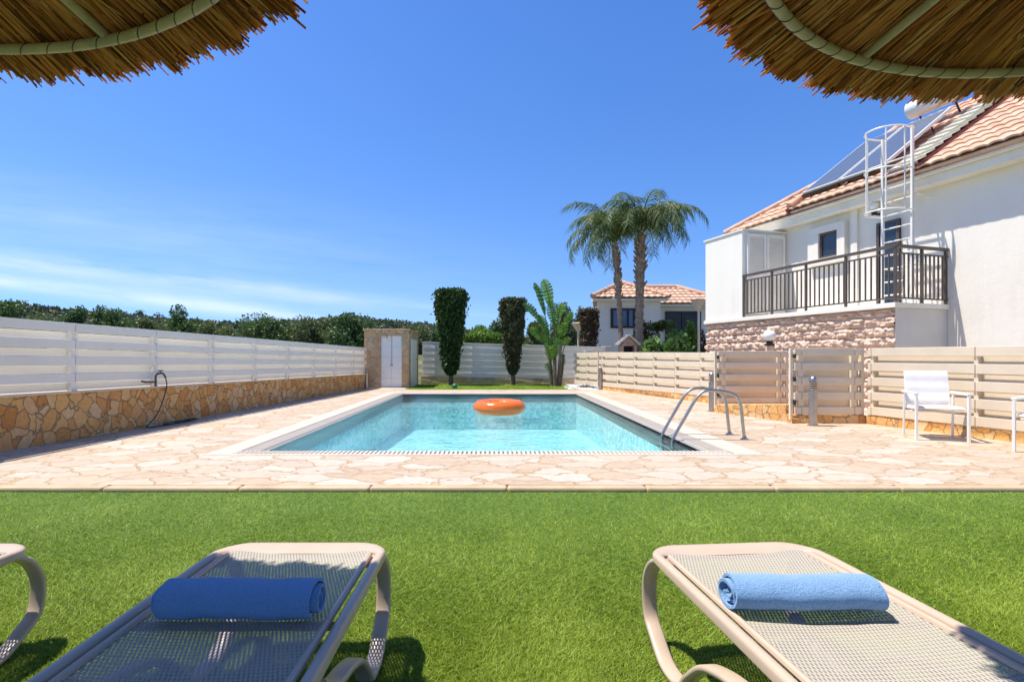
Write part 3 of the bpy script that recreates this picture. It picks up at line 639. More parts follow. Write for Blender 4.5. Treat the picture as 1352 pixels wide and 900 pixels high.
# ------------------------------------------------------------------ loungers
def make_lounger(label):
    r=thing('sun_lounger',label,'sun lounger',(0,0,0),'sun loungers on the lawn')
    z0=.372; LN=1.92; wv=.305   # local: far end at y=0, head end toward -y; z=0 on the lawn
    # one closed rounded frame: slim along the sides, a broad down-turned band round both ends
    hw=wv+.004; rc=.105; ye=.105; cor=[]
    def arc(cx_,cy_,a0_,a1_): return [(cx_+rc*math.cos(a_),cy_+rc*math.sin(a_)) for a_ in np.linspace(a0_,a1_,12)]
    ring=arc(hw-rc,ye-rc,0,math.pi/2)+[(q_,ye) for q_ in np.linspace(hw-rc,-hw+rc,14)[1:-1]]+arc(-hw+rc,ye-rc,math.pi/2,math.pi)
    ring+=[(-hw,q_) for q_ in np.linspace(ye-rc,-LN-ye+rc,26)[1:-1]]+arc(-hw+rc,-LN-ye+rc,math.pi,1.5*math.pi)+[(q_,-LN-ye) for q_ in np.linspace(-hw+rc,hw-rc,14)[1:-1]]+arc(hw-rc,-LN-ye+rc,1.5*math.pi,2*math.pi)+[(hw,q_) for q_ in np.linspace(-LN-ye+rc,ye-rc,26)[1:-1]]
    ring=np.array(ring); T=np.roll(ring,-1,0)-np.roll(ring,1,0); T/=np.linalg.norm(T,axis=1,keepdims=True); N=np.stack([T[:,1],-T[:,0]],1)
    endf=np.clip((np.maximum(ring[:,1]-(ye-rc)+.06,-LN-ye+rc+.06-ring[:,1]))/.13,0,1); endf=endf*endf*(3-2*endf)
    ac=np.clip(np.abs(N[:,1]),0,1)
    wdt=.034+.052*endf*ac; sec=[(0,-.30),(0,.22),(-.10,.46),(-.35,.54),(-.75,.50),(-1,.30),(-1,-.3),(-.8,-.5),(-.2,-.5)]
    P=np.zeros((len(ring)+1,len(sec)+1,3))
    for k in range(len(ring)+1):
        kk=k%len(ring); th_=.040-.012*endf[kk]
        for q,(a_,b_) in enumerate(sec+sec[:1]):
            off=(a_*wdt[kk]+.017); p=ring[kk]+N[kk]*off
            drop=-.010*endf[kk]*ac[kk]*abs(a_)
            P[k,q]=(p[0],p[1],z0+b_*th_+drop)
    MB().grid(P).build('frame',M['lframe'],r,True,ang=60)
    for sx_ in (-1,1):
        x=sx_*wv
        MB().tube([(sx_*(wv-.036),-LN+.02,z0+.008),(sx_*(wv-.036),-.0,z0+.008)],.011,8).build('sling_rail',M['lframe'],r,True)
        for e_,nm in ((0,'foot'),(1,'head')):
            prof=[(-.045,z0-.012),(.035,z0-.016),(.098,z0-.062),(.138,z0-.15),(.125,z0-.26),(.06,.06),(-.03,.012),(-.12,.010),(-.19,.035),(-.25,.10),(-.34,.18),(-.45,.225),(-.58,.26),(-.70,z0-.03)]
            pts=smoothpts([(x+sx_*(-.022,-.016,-.012,-.012,-.012,-.010,-.008,-.006,-.004,.0,.0,.0,.0,.0)[k],(yy if e_==0 else -LN-yy),zz) for k,(yy,zz) in enumerate(prof)],6)
            MB().ribbon(pts,.056,.022).build('leg',M['lframe'],r,True,ang=60)
    xs=np.linspace(-wv+.034,wv-.034,9); ys=np.linspace(-LN-.05,.05,30); P=np.zeros((30,9,3))
    for i,y in enumerate(ys):
        for j,x in enumerate(xs): P[i,j]=(x,y,z0+.008-.012*(1-(x/(wv-.03))**2))
    MB().grid(P).build('sling',M['sling'],r,True)
    m=MB()
    for y in (-.45,-.95,-1.45): m.tube([(-wv,y,z0-.025),(wv,y,z0-.025)],.013,8)
    m.build('cross_bar',M['lframe'],r,True)
    return r
lg=make_lounger('taupe sun lounger in parasol shade with a dark blue towel on it'); lg.location=(-.73,1.925,GZ); lg.rotation_euler=(0,0,0)
for lab,x,y,rz in (('sunlit taupe sun lounger with the bright blue rolled towel',.925,1.915,.085),('taupe sun lounger cut off by the left edge of the photo',-2.115,1.915,0.0),('sun lounger of which only a sliver of frame shows at the right edge',2.515,1.915,.05)):
    c=copy_tree(lg); c.location=(x,y,GZ); c.rotation_euler=(0,0,rz); c['label']=lab
# towels
def towel(label,x,y,z,length,rz,flip,seed):
    g=np.random.default_rng(seed); r=thing('rolled_towel',label,'towel',(x,y,z),'rolled blue towels on the loungers')
    turns=3.4; th=np.linspace(0,turns*2*math.pi,150); rad=.008+(.062-.008)*(th/th[-1])
    u=np.linspace(-.5,.5,40); prof_out=[]
    P=np.zeros((40,len(th),3)); ph=-4.4 if flip>0 else 1.0
    for i,uu in enumerate(u):
        L2=uu*length; wob=.002*math.sin(uu*9+seed)+.0012*math.sin(uu*23)
        tel=(.010*np.sin(th*.5+1.)*(1 if uu>0 else -1))*(abs(uu)*2)**6
        cxx=rad*np.cos(th*flip+ph)*1.12; cz=rad*np.sin(th*flip+ph)*.90
        P[i,:,0]=L2+tel; P[i,:,1]=cxx+wob; P[i,:,2]=np.maximum(0.056+cz+wob*.4,.002)
    # outward thickness
    Q=P.copy(); k=.0085; Q[:,:,1]=P[:,:,1]-k*np.cos(th*flip+ph); Q[:,:,2]=np.maximum(P[:,:,2]-k*np.sin(th*flip+ph),.003)
    full=np.concatenate([P,Q[:,::-1],P[:,:1]],1)
    o=np.array([x,y,z]); m=MB(); m.grid(full+o)
    # end faces of the rolled sheet
    n2=len(th)
    for row in (0,39):
        V=np.concatenate([P[row],Q[row]]); m.add(V+o,[np.array([[j,j+1,n2+j+1,n2+j] for j in range(n2-1)])])
    m.build('roll',M['towel'],r,True,ang=70)
    r.rotation_euler=(0,0,rz); r['_o']=[x,y,z]; return r
towel('dark looking blue rolled towel in parasol shade',-.720,1.475,GZ+.376,.445,.0,1,3)
towel('bright sunlit blue rolled towel',.905,1.50,GZ+.376,.425,-.005,-1,5)

# ------------------------------------------------------------------ thatched parasols
def parasol(label,cx,cy,R,zr,seed,nre,s=.30,r1=1.47,a0=.2,inner=.8):
    g=np.random.default_rng(seed); r=thing('thatched_parasol',label,'parasol',(cx,cy,GZ),'thatched parasols')
    zc=lambda rad,up=0: zr+(R-rad)*s+up
    m=MB(); n=nre
    ang=g.uniform(0,2*math.pi,n); lay=g.uniform(0,1,n); rin=g.uniform(.08,1.0,n)*R*.9; rin[:n//3]=g.uniform(.5,.85,n//3)*R
    bunch=.035*np.sin(ang*37)+.03*np.sin(ang*71+1)
    rout=R-.05+bunch*.45+g.normal(size=n)*.017; rout[g.uniform(0,1,n)<.01]+=.03; edge=g.uniform(0,1,n)<.45; rin[edge]=R*g.uniform(.55,.8,edge.sum())
    rd=.0034+.0038*g.uniform(0,1,n); tw=g.normal(size=n)*.035; 
    V=[];
    k=4; st=3
    ca=np.linspace(0,2*math.pi,k,endpoint=False)
    rows=[]
    for q in range(st):
        f=q/(st-1); rad=rin+(rout-rin)*f; a=ang+tw*(f-.7); 
        bend=-.010*(f**3)*(1+g.normal(size=n)*.6)
        c=np.stack([cx+rad*np.cos(a),cy+rad*np.sin(a),zc(rad)+.004+lay*.034+bend+.012*(1-f)*g.normal(size=n)],1)
        tx=np.stack([-np.sin(a),np.cos(a),np.zeros(n)],1); up=np.array([0,0,1.])
        rq=rd*(1-.25*f)
        rows.append(np.stack([c+rq[:,None]*(math.cos(t_)*tx+math.sin(t_)*up) for t_ in ca],1))
    V=np.stack(rows,1).reshape(n,st*k,3)   # n, st*k
    base=np.arange(n)[:,None]*st*k; F4=[]
    for q in range(st-1):
        for j in range(k): F4.append(np.stack([base[:,0]+q*k+j,base[:,0]+q*k+(j+1)%k,base[:,0]+(q+1)*k+(j+1)%k,base[:,0]+(q+1)*k+j],1))
    F4.append(np.stack([base[:,0]+(st-1)*k+j for j in range(k)],1))
    m.add(V.reshape(-1,3),F4)
    m.build('thatch',M['reed'],r)
    m=MB(); rs=np.linspace(.02,R-.10,8); aa_=np.linspace(0,2*math.pi,65); P=np.array([[(cx+q*math.cos(a)*(1+.012*math.sin(9*a)),cy+q*math.sin(a)*(1+.012*math.sin(9*a)),zc(q)+.062) for a in aa_] for q in rs])
    m.grid(P,flip=True); P2=P.copy(); P2[:,:,2]+=.03; m.grid(P2); m.grid(np.stack([P[-1],P2[-1]],0),flip=True); m.build('thatch_light_block',M['reed_block'],r,True)  # opaque sheet added above the reeds to block sunlight
    hoop=[(cx+r1*math.cos(a),cy+r1*math.sin(a),zc(r1)-.024) for a in np.linspace(0,2*math.pi,96,endpoint=False)]
    h=MB().tube(hoop,.017,12,True).build('hoop',M['bamboo'],r,True)
    m=MB(); tw_=np.arange(0,2*math.pi*101,.55); ca_=tw_/101+.004*np.sin(tw_*.13)
    m.tube([np.array((cx+r1*math.cos(a),cy+r1*math.sin(a),zc(r1)-.024))+.0182*(math.cos(q)*np.array((math.cos(a),math.sin(a),0))+math.sin(q)*np.array((0,0,1.))) for a,q in zip(ca_,tw_)],.0016,4)
    m.build('wire_binding',M['black'],h,True)
    ih=[(cx+inner*math.cos(a),cy+inner*math.sin(a),zc(inner)-.008) for a in np.linspace(0,2*math.pi,72,endpoint=False)]
    MB().tube(ih,.007,6,True).build('inner_hoop',M['pole'],r,True)
    for q in range(8):
        a=a0+q*math.pi/4; e0,e1=.05,r1+.005
        MB().tube([(cx+e0*math.cos(a),cy+e0*math.sin(a),zc(e0)-.03),(cx+e1*math.cos(a),cy+e1*math.sin(a),zc(e1)-.012)],.017,10).build('rafter',M['bamboo'],r,True)
    MB().lathe([(.10,0),(.10,.03),(.045,.035),(.042,zc(0)-GZ-.01),(0,zc(0)-GZ)],(cx,cy,GZ),14).build('pole',M['pole'],r,True)
    return r
parasol('thatched reed parasol over the lounger in shade, nearer the white fence',-1.70,.26,1.72,2.15,11,13500,a0=math.radians(75.5),r1=1.54,inner=.85)
parasol('thatched reed parasol overlapping the white house',1.82,.60,1.55,2.15,12,11500,a0=math.radians(110),r1=1.36,inner=.88)

# ------------------------------------------------------------------ chairs
def chair(label,x,y,rz,first=None):
    if first is not None:
        c=copy_tree(first); c.location=(x,y,0); c.rotation_euler=(0,0,rz); c['label']=label; return c
    r=thing('garden_armchair',label,'chair',(0,0,0),'white garden armchairs'); w_=.27; 
    for s_ in (-1,1):
        MB().box(s_*w_-.014,s_*w_+.014,-.30,-.255,0,.60).build('leg',M['white_paint'],r,bevel=.004)
        MB().obox((s_*w_-.012,.22,0),(.024,0,0),(0,.026,0),(0,-.02,.60)).build('leg',M['white_paint'],r,bevel=.004)
        MB().box(s_*w_-.024,s_*w_+.024,-.30,.26,.602,.628).build('armrest',M['white_paint'],r,bevel=.005)
        MB().tube(smoothpts([(s_*(w_-.035),-.24,.415),(s_*(w_-.035),0,.40),(s_*(w_-.035),.19,.395),(s_*(w_-.035),.245,.45),(s_*(w_-.035),.33,.90)],5),.012,8).build('seat_frame',M['white_paint'],r,True)
    MB().tube([(-w_,.0,.36),(w_,.0,.36)],.011,8).build('stretcher',M['white_paint'],r,True)
    def pad(path,nm):
        path=smoothpts(path,6); P=[]; xs=np.linspace(-w_+.028,w_-.028,11)
        T=np.gradient(path,axis=0); N=np.stack([-T[:,1],T[:,0]],1); N/=np.linalg.norm(N,axis=1,keepdims=True)
        s=np.concatenate([[0],np.cumsum(np.linalg.norm(np.diff(path,axis=0),axis=1))]); puff=.020*np.abs(np.sin(s/s[-1]*math.pi*3))**.4+.006
        A_=np.array([[(x_,*(path[i]+N[i]*puff[i]*(1-.5*(abs(x_)/w_)**6))) for x_ in xs] for i in range(len(path))])
        B_=np.array([[(x_,*(path[i]-N[i]*puff[i]*.5)) for x_ in xs] for i in range(len(path))])
        m=MB(); m.grid(A_); m.grid(B_,flip=True)
        m.grid(np.stack([A_[0],B_[0]])); m.grid(np.stack([A_[-1],B_[-1]])); m.grid(np.stack([A_[:,0],B_[:,0]])); m.grid(np.stack([A_[:,-1],B_[:,-1]]))
        m.build(nm,M['chairsling'],r,True,ang=60)
    pad(np.array([(.245,.44),(.285,.66),(.335,.905)]),'backrest'); pad(np.array([(-.27,.42),(-.1,.425),(.08,.415),(.21,.41)]),'seat')
    return r
ch=chair('white padded armchair standing whole in front of the beige fence',0,0,0)
fd=math.atan2(-.57,.82)   # facing
ch.location=(5.98,6.93,0); ch.rotation_euler=(0,0,-.42)
chair('white armchair mostly cut off by the right edge of the photo',6.43,5.86,-1.0,ch)

# ------------------------------------------------------------------ house on the right
hd=np.array((-.284,.959,0)); hn=np.array((.959,.284,0)); HC=np.array((7.87,10.,0)); UZ=np.array((0,0,1.))
def hpnt(s,n,z): return HC+hd*s+hn*n+UZ*z
def hbox(m,s0,s1,n0,n1,z0,z1): return m.obox(hpnt(s0,n0,z0),hd*(s1-s0),hn*(n1-n0),UZ*(z1-z0))
def tiles(m,o,al,up,nrm,L,S,hip0=0.,hip1=0.,pu=.235,rv=.36,amp=.030,step=.028):
    """pan tiles: waves across, stepped rows up the slope; hips cut both ends"""
    nu=int(L/pu*8)+1; us=np.linspace(0,L,nu); vs=[];hs_=[]
    k=0
    while k*rv<S-.01:
        vs+= [k*rv,k*rv,min(S,(k+1)*rv)]; hs_+=[(-.01 if k==0 else 0.),step,.0]; k+=1
    vs=np.array(vs);hs_=np.array(hs_)
    wv_=(np.abs(np.cos(us/pu*math.pi)))**.8*amp
    P=o+us[None,:,None]*al+vs[:,None,None]*up+(hs_[:,None]+wv_[None,:])[:,:,None]*nrm
    P=P+rng.normal(size=(1,nu,1))*0
    uc=(us[:-1]+us[1:])/2; vc=(vs[:-1]+vs[1:])/2
    mask=(uc[None,:]>=hip0*vc[:,None])&(uc[None,:]<=L-hip1*vc[:,None])
    m.grid(P,mask); return m
r=thing('villa','white two storey villa with terracotta roof, balcony and stone clad base','house',tuple(hpnt(0,4,-.6)))
NW=1.45; EZ=4.87
m=MB(); hbox(m,-6,5.35,NW,9,-.6,EZ-.02); hbox(m,-2.6,0,NW-.0,NW+.01,-.6,0)  # body
wl=m.build('wall',M['plaster'],r)
# pilaster strip & stair wall
m=MB(); hbox(m,1.86,2.02,NW-.06,NW-.002,2.2,EZ-.1); m.build('pilaster',M['plaster'],r)
# stone base with split-face courses
m=MB(); hbox(m,.004,5.4,.10,NW-.002,-.6,2.06); m.build('base_block',M['plaster_shaded'],r)
m=MB(); cz=.0; ch_=.205; z=-.15; course=0
while z<2.06-.01:
    z1=min(2.06,z+ch_); ns=210; nz=9; S=np.linspace(0.,5.4,ns); rk=np.repeat(np.repeat(rng.normal(size=(5,ns//3+1)),3,1)[:,:ns],2,0); Zs=np.linspace(z,z1,nz); P=np.zeros((nz,ns,3))
    ph=rng.uniform(0,10); jn=rng.uniform(0,1,ns)
    blk=(S/.42+course*.5); blkf=np.abs((blk%1)-.5)*2     # 1 at block joints
    bo=np.array([math.sin(b*91.7+course*13.1) for b in np.floor(blk)])
    for i,zz in enumerate(Zs):
        f=i/(nz-1); prof=(1-abs(2*f-1)**3.5)
        rugged=.03*np.sin(S*9+ph+f*3)+.025*np.sin(S*21+ph*2-f*7)+.040*rk[i]+.012*rng.normal(size=ns)
        n_=.055-prof*(.06+.012*bo+rugged*.42)*(1-.55*(blkf>.9))
        for j in range(ns): P[i,j]=hpnt(S[j],min(.05,n_[j]),zz)
    m.grid(P,flip=True); z=z1; course+=1
m.build('stone_cladding',M['splitstone'],r)
m=MB(); hbox(m,-.05,5.42,-.07,NW-.003,2.062,2.16); m.build('balcony_slab',M['plaster'],r,bevel=.008)
m=MB(); hbox(m,-.003,.0,.0,NW-.004,-.6,2.06); m.build('balcony_side_wall',M['plaster_shaded'],r)
# storage box at the far end of the balcony with louvred doors
m=MB(); hbox(m,3.95,5.4,-.02,NW-.004,2.163,4.5); cb=m.build('balcony_closet',M['plaster'],r,bevel=.006)
m=MB(); hbox(m,3.90,5.45,-.05,NW-.004,4.502,4.54); m.build('closet_cap',M['plaster'],cb)
for k in range(2):
    n0=.10+k*.64; m=MB(); hbox(m,3.905,3.948,n0,n0+.62,2.25,4.42); dd=m.build('louvre_door',M['white_paint'],cb)
    m=MB()
    for a_,b_ in ((n0,n0+.07),(n0+.55,n0+.62)): hbox(m,3.88,3.905,a_,b_,2.25,4.42)
    for q in (2.25,3.30,4.34): hbox(m,3.88,3.905,n0+.071,n0+.549,q,q+.08)
    zz=2.34
    while zz<4.32:
        if not 3.28<zz<3.39: m.obox(hpnt(3.904,n0+.071,zz),hd*-.018-UZ*.016,hn*.478,UZ*.012)
        zz+=.045
    m.build('louvre',M['white_paint'],dd)
# window & balcony door on the recessed wall, found from the photo
def on_wall(px,n=NW):   # s at which the wall plane projects to column px
    k=(px-PX0)/F; o=HC+hn*n; return (o[0]-k*o[1])/(k*hd[1]-hd[0])
def zrow(px,py,n=NW): s=on_wall(px,n); Y=(HC+hn*n+hd*s)[1]; return H-(py-PY0)/F*Y
s0,s1=on_wall(1110),on_wall(1085); z0,z1=zrow(1097,340),zrow(1097,306)
def framed(name,s0,s1,z0,z1,glass,bars=0,rec=.0):
    m=MB(); t_=.06; hbox(m,s0,s1,NW-.05,NW-.003,z0,z1)
    fr=MB(); 
    hbox(fr,s0,s0+t_,NW-.075,NW-.052,z0,z1); hbox(fr,s1-t_,s1,NW-.075,NW-.052,z0,z1); hbox(fr,s0+t_,s1-t_,NW-.075,NW-.052,z1-t_,z1); hbox(fr,s0+t_,s1-t_,NW-.075,NW-.052,z0,z0+t_)
    for k in range(bars):
        zz=z0+(z1-z0)*(k+1)/(bars+1); hbox(fr,s0+t_,s1-t_,NW-.075,NW-.052,zz-.015,zz+.015)
    g=m.build(name,glass,r); fr.build('frame',M['darkmetal'],g); return g
g=framed('window',s0,s1,z0,z1,M['glass'])
m=MB(); q=.2; hbox(m,s0-q,s0-.0,NW-.13,NW-.003,z0-.15,z1+.16); hbox(m,s1,s1+q+.1,NW-.13,NW-.003,z0-.15,z1+.16); hbox(m,s0,s1,NW-.13,NW-.003,z1,z1+.16); hbox(m,s0,s1,NW-.13,NW-.003,z0-.15,z0); m.build('surround',M['plaster'],g)
ds0,ds1=on_wall(1190),on_wall(1160); g=framed('balcony_door',ds0,ds1,2.17,zrow(1175,292),M['glass'],0)
# balcony railing
m=MB(); rb=MB(); zr0=2.24; zr1=3.24; n0=-.0
posts=[(.0,.0),(1.02,0.),(2.0,0.),(2.98,0.),(3.92,0.),(0.,.72),(0.,NW-.06)]
rr_=thing('balcony_railing','dark bronze balcony railing with vertical bars on the white villa','railing',tuple(hpnt(1.9,0,2.16)))
m=MB(); hbox(m,-.035,3.94,-.035,.035,zr1,zr1+.06); hbox(m,-.035,.035,.036,NW-.004,zr1,zr1+.06); m.build('top_rail',M['darkmetal'],rr_,bevel=.005)
m=MB(); hbox(m,-.02,3.94,-.015,.015,zr0,zr0+.03); hbox(m,-.015,.015,.016,NW-.004,zr0,zr0+.03); hbox(m,-.02,3.94,-.015,.015,zr1-.12,zr1-.09); hbox(m,-.015,.015,.016,NW-.004,zr1-.12,zr1-.09); m.build('lower_rail',M['darkmetal'],rr_)
for (s_,n_) in posts: m=MB(); hbox(m,s_-.022,s_+.022,n_-.022,n_+.022,2.162,zr1); m.build('post',M['darkmetal'],rr_)
for s_ in np.arange(.12,3.9,.118):
    if min(abs(s_-p[0]) for p in posts[:5])>.04: m=MB(); hbox(m,s_-.012,s_+.012,-.012,.012,zr0+.031,zr1-.121); m.build('baluster',M['darkmetal'],rr_)
for n_ in np.arange(.12,1.36,.118):
    if abs(n_-.72)>.04: m=MB(); hbox(m,-.012,.012,n_-.012,n_+.012,zr0+.031,zr1-.121); m.build('baluster',M['darkmetal'],rr_)
# cornice + roof
m=MB(); hbox(m,-6,5.5,1.16,NW-.003,4.62,4.80); hbox(m,-6,5.62,1.06,NW-.004,4.802,4.86); m.build('cornice',M['plaster'],r,bevel=.01)
TP=.66; up=(hn+UZ*TP); up=up/np.linalg.norm(up); nrm=np.cross(hd,up); nrm=nrm if nrm[2]>0 else -nrm
SL=5.0
m=MB(); tiles(m,hpnt(5.79,1.0,EZ),-hd,up,nrm,2.4,2.4,hip0=1/ math.sqrt(1+TP*TP)); 
upf=(-hd+UZ*TP); upf=upf/np.linalg.norm(upf); nf=np.cross(hn,upf); nf=nf if nf[2]>0 else -nf
tiles(m,hpnt(5.79,1.0,EZ),hn,upf,nf,8,4.5,hip0=1/math.sqrt(1+TP*TP))
rf=m.build('roof',M['tile'],r,True,ang=45)
m=MB(); tiles(m,hpnt(3.40,.97,EZ+.09),-hd,up,nrm,9.4,SL)
m.build('roof',M['tile'],r,True,ang=45)
m=MB(); hbox(m,3.38,3.42,1.0,1.0+.02,EZ-.02,EZ+.2)
m.obox(hpnt(3.385,.99,EZ-.05),hd*.05,up*SL,nrm*.20); m.build('verge',M['redtile'],r)
m=MB(); m.obox(hpnt(-6,1.01,EZ+.0),hd*9.37,up*SL,nrm*.06); m.build('roof_deck',M['tile'],r)
hipd=(hn-hd+UZ*TP); m=MB()
for k in range(9):
    p=hpnt(5.79,1.0,EZ+.04)+hipd*(k*.26); q=hpnt(5.79,1.0,EZ+.07)+hipd*(k*.26+.30); m.tube([p,q],[.095,.075],9)
m.build('ridge_tiles',M['tile'],r,True)
m=MB()
for k in range(12):
    p=hpnt(3.40,1.0,EZ+.20)+up*(k*.38); m.tube([p,p+up*.42+UZ*.02],[.10,.085],9)
m.build('verge_tiles',M['tile'],r,True)
# ridge + far slope
ridge_n=1.0+SL*up[0]/hn[0] if abs(hn[0])>0 else 4
# cream tiled strip over the roof
S0=on_wall(1213,1.0); m=MB(); tiles(m,hpnt(S0+.62,.99,EZ+.20),-hd,up,nrm,.62,4.6,pu=.62,amp=.02,step=.05,rv=.30)
st=m.build('tile_strip',M['creamtile'],r,True,ang=45); st['label']='cream tile strip running up the terracotta roof'
m=MB(); m.obox(hpnt(S0,.99,EZ+.09),hd*.62,up*4.6,nrm*.09); m.build('strip_bed',M['redtile'],r)
# solar panels and tank: stand on the roof
def rp(s,t_,h): return hpnt(s,1.0,EZ+.15)+up*t_+nrm*h
for k,(sa,sb) in enumerate(((2.30,3.30),(1.20,2.24))):
    lab=('solar panel at the far verge end of the villa roof','solar panel beside the ladder on the villa roof')[k]
    rs_=thing('solar_panel',lab,'solar panel',tuple(rp((sa+sb)/2,.6,0)),'solar panels on the villa roof')
    tilt=up*.985+UZ*.06; tilt/=np.linalg.norm(tilt); tn=np.cross(hd,tilt); tn=tn if tn[2]>0 else -tn
    m=MB(); o=rp(sa,.50,.10); m.obox(o,hd*(sb-sa),tilt*2.7,tn*.07); m.build('frame',M['white_paint'],rs_)
    m=MB(); m.obox(o+hd*.04+tilt*.04+tn*.071,hd*(sb-sa-.08),tilt*2.62,tn*.006); m.build('glass',M['solar'],rs_)
    for q in (sa+.1,sb-.1): MB().tube([rp(q,.6,-.05),rp(q,.6,.14)],.02,6).build('support',M['black'],rs_); MB().tube([rp(q,2.5,-.05),rp(q,2.5,.26)],.02,6).build('support',M['black'],rs_)
    MB().tube([rp(sa-.02,.47,.10),rp(sb+.02,.47,.10)],.03,8).build('foot_rail',M['black'],rs_)
wt_=thing('water_tank','white solar water tank lying above the panels under the parasol rim','water tank',tuple(rp(1.7,2.9,.1)))
m=MB(); p0,p1=rp(1.25,3.75,.50),rp(2.35,3.75,.50); ax=(p1-p0); m.tube([p0-ax*.04,p0,p1,p1+ax*.04],[.13,.22,.22,.13],18); m.build('tank',M['tank'],wt_,True)
[MB().tube([rp(q,3.75,-.05),rp(q,3.75,.38)],.025,6).build('stand',M['black'],wt_) for q in (1.4,2.2)]
# caged ladder
ll=thing('roof_ladder','white caged ladder fixed above the balcony up to the villa roof','ladder',tuple(hpnt(.6,.93,2.16)))
sL,sR,nL=.30,.90,.90; top=5.86
for s_ in (sL,sR): m=MB(); hbox(m,s_-.022,s_+.022,nL-.03,nL+.03,2.162,top+(.0 if s_==sL else -.05)); m.build('side_rail',M['white_paint'],ll,bevel=.004)
for z in np.arange(2.42,5.3,.285): MB().tube([hpnt(sL+.02,nL,z),hpnt(sR-.02,nL,z)],.016,8).build('rung',M['white_paint'],ll,True)
def hooppts(z,k=22):
    c=(sL+sR)/2; out=[]
    for a in np.linspace(-.12*math.pi,1.12*math.pi,k): out.append(hpnt(c-.36*math.cos(a),nL-.30-.40*math.sin(a) if math.sin(a)>0 else nL-.30+.30*min(1,-math.sin(a)*2.7),z))
    return out
for z in (4.12,4.98,5.80): MB().tube(hooppts(z),.017,6).build('cage_hoop',M['white_paint'],ll,True)
for a in (.12,.36,.64,.88):
    p=hooppts(0)[int(21*a)]; m=MB(); m.tube([p+UZ*4.10,p+UZ*5.82],.014,6); m.build('cage_bar',M['white_paint'],ll,True)
for z in (4.45,3.0): 
    [MB().tube([hpnt(s_,nL+.02,z),hpnt(s_,NW-.01,z)],.018,6).build('bracket',M['white_paint'],ll,True) for s_ in (sL,sR)]
# lamps
sl_=on_wall(1156,NW-.12); zl=zrow(1156,272,NW-.12)
r2=thing('globe_lamp','white globe wall lamp on a black bracket beside the balcony door','wall lamp',tuple(hpnt(sl_,NW-.02,zl-.2)))
c=hpnt(sl_,NW-.16,zl); MB().lathe([(0,-.10),(.055,-.085),(.09,-.04),(.10,0),(.09,.045),(.055,.085),(0,.10)],c,16).build('globe',M['globe'],r2,True)
m=MB(); m.lathe([(.055,-.20),(.055,-.085)],c,12); m.tube([c-UZ*.18,hpnt(sl_,NW-.004,zl-.18)],.03,8); m.build('bracket',M['black'],r2,True)
gx=at(1016,443,11.6); r2=thing('globe_lamp','white globe lamp on a short post just above the set back gate','lamp',(gx[0],gx[1],.4))
MB().lathe([(0,-.135),(.075,-.11),(.12,-.055),(.135,0),(.12,.06),(.075,.11),(0,.135)],gx,18).build('globe',M['globe'],r2,True)
m=MB(); m.lathe([(.06,-.20),(.075,-.12)],gx,12); m.lathe([(.10,-.23),(.11,-.19),(.06,-.185)],gx,12); m.build('holder',M['black'],r2,True)
MB().box(gx[0]-.01,gx[0]+.13,gx[1]+.02,gx[1]+.16,.2,gx[2]-.16).build('post',M['splitstone'],r2)

# ------------------------------------------------------------------ far villa
VY=25.0
r=thing('bungalow','distant white bungalow with terracotta hipped roof behind the palms','house',(at(855,471,VY)[0],VY+3,-.6))
def vx(px,Y=VY): return (px-PX0)/F*Y
def vz(py,Y=VY): return H-(py-PY0)/F*Y
ez=vz(394); x0,x1,x2=vx(788),vx(872),vx(960,VY+1.6)
m=MB(); xk=x0*(VY+7)/VY+.15; m.add([(x0,VY,-.6),(x1,VY,-.6),(x1,VY+7,-.6),(xk,VY+7,-.6),(x0,VY,ez-.02),(x1,VY,ez-.02),(x1,VY+7,ez-.02),(xk,VY+7,ez-.02)],[np.array([[0,1,5,4],[1,2,6,5],[2,3,7,6],[3,0,4,7],[4,5,6,7]])]); m.box(x1,x2,VY+1.6,VY+7,-.6,ez-.022)
m.build('wall',M['plaster'],r)
# projecting slope buttress left
m=MB(); m.add([(x0-.6,VY+.02,-.6),(x0,VY+.02,-.6),(x0,VY+.02,2.2),(x0-.6,VY+.5,-.6),(x0,VY+.5,-.6),(x0,VY+.5,2.2)],[np.array([[0,1,2],[5,4,3]]),np.array([[0,2,5,3]])]); m.build('buttress',M['plaster'],r)
tpv=.50
def hiproof(m,xa,xb,ya,dep,z,run):
    upv=np.array((0,1,tpv)); upv/=np.linalg.norm(upv); nv=np.array((0,-tpv,1)); nv/=np.linalg.norm(nv); hp=1/math.sqrt(1+tpv**2)
    tiles(m,np.array((xa,ya,z)),np.array((1.,0,0)),upv,nv,xb-xa,run,hp,hp,pu=.30,rv=.42,amp=.05,step=.045)
    ul=np.array((1,0,tpv)); ul/=np.linalg.norm(ul); nl=np.array((-tpv,0,1)); nl/=np.linalg.norm(nl); tiles(m,np.array((xa,ya,z)),np.array((xa/ya+.02,1.,0))/math.hypot(xa/ya+.02,1),ul,nl,dep,run,hp,hp,pu=.30,rv=.42,amp=.05)
    ur=np.array((-1,0,tpv)); ur/=np.linalg.norm(ur); nr_=np.array((tpv,0,1)); nr_/=np.linalg.norm(nr_); tiles(m,np.array((xb,ya,z)),np.array((0,1.,0)),ur,nr_,dep,run,hp,hp,pu=.30,rv=.42,amp=.05)
m=MB(); hiproof(m,x0-.3,x1+.35,VY-.35,6,ez+.0,2.15); m.build('roof',M['tile'],r,True,ang=45)
m=MB(); hiproof(m,vx(800,VY+1.2),x2+.2,VY+1.2,6.5,ez-.12,2.45); m.build('roof',M['tile'],r,True,ang=45)
m=MB(); m.box(x0-.25,x1+.30,VY-.30,VY-.02,ez-.14,ez-.03); m.box(x1+.31,x2+.1,VY+1.28,VY+1.58,ez-.25,ez-.14); m.build('fascia',M['plaster'],r)
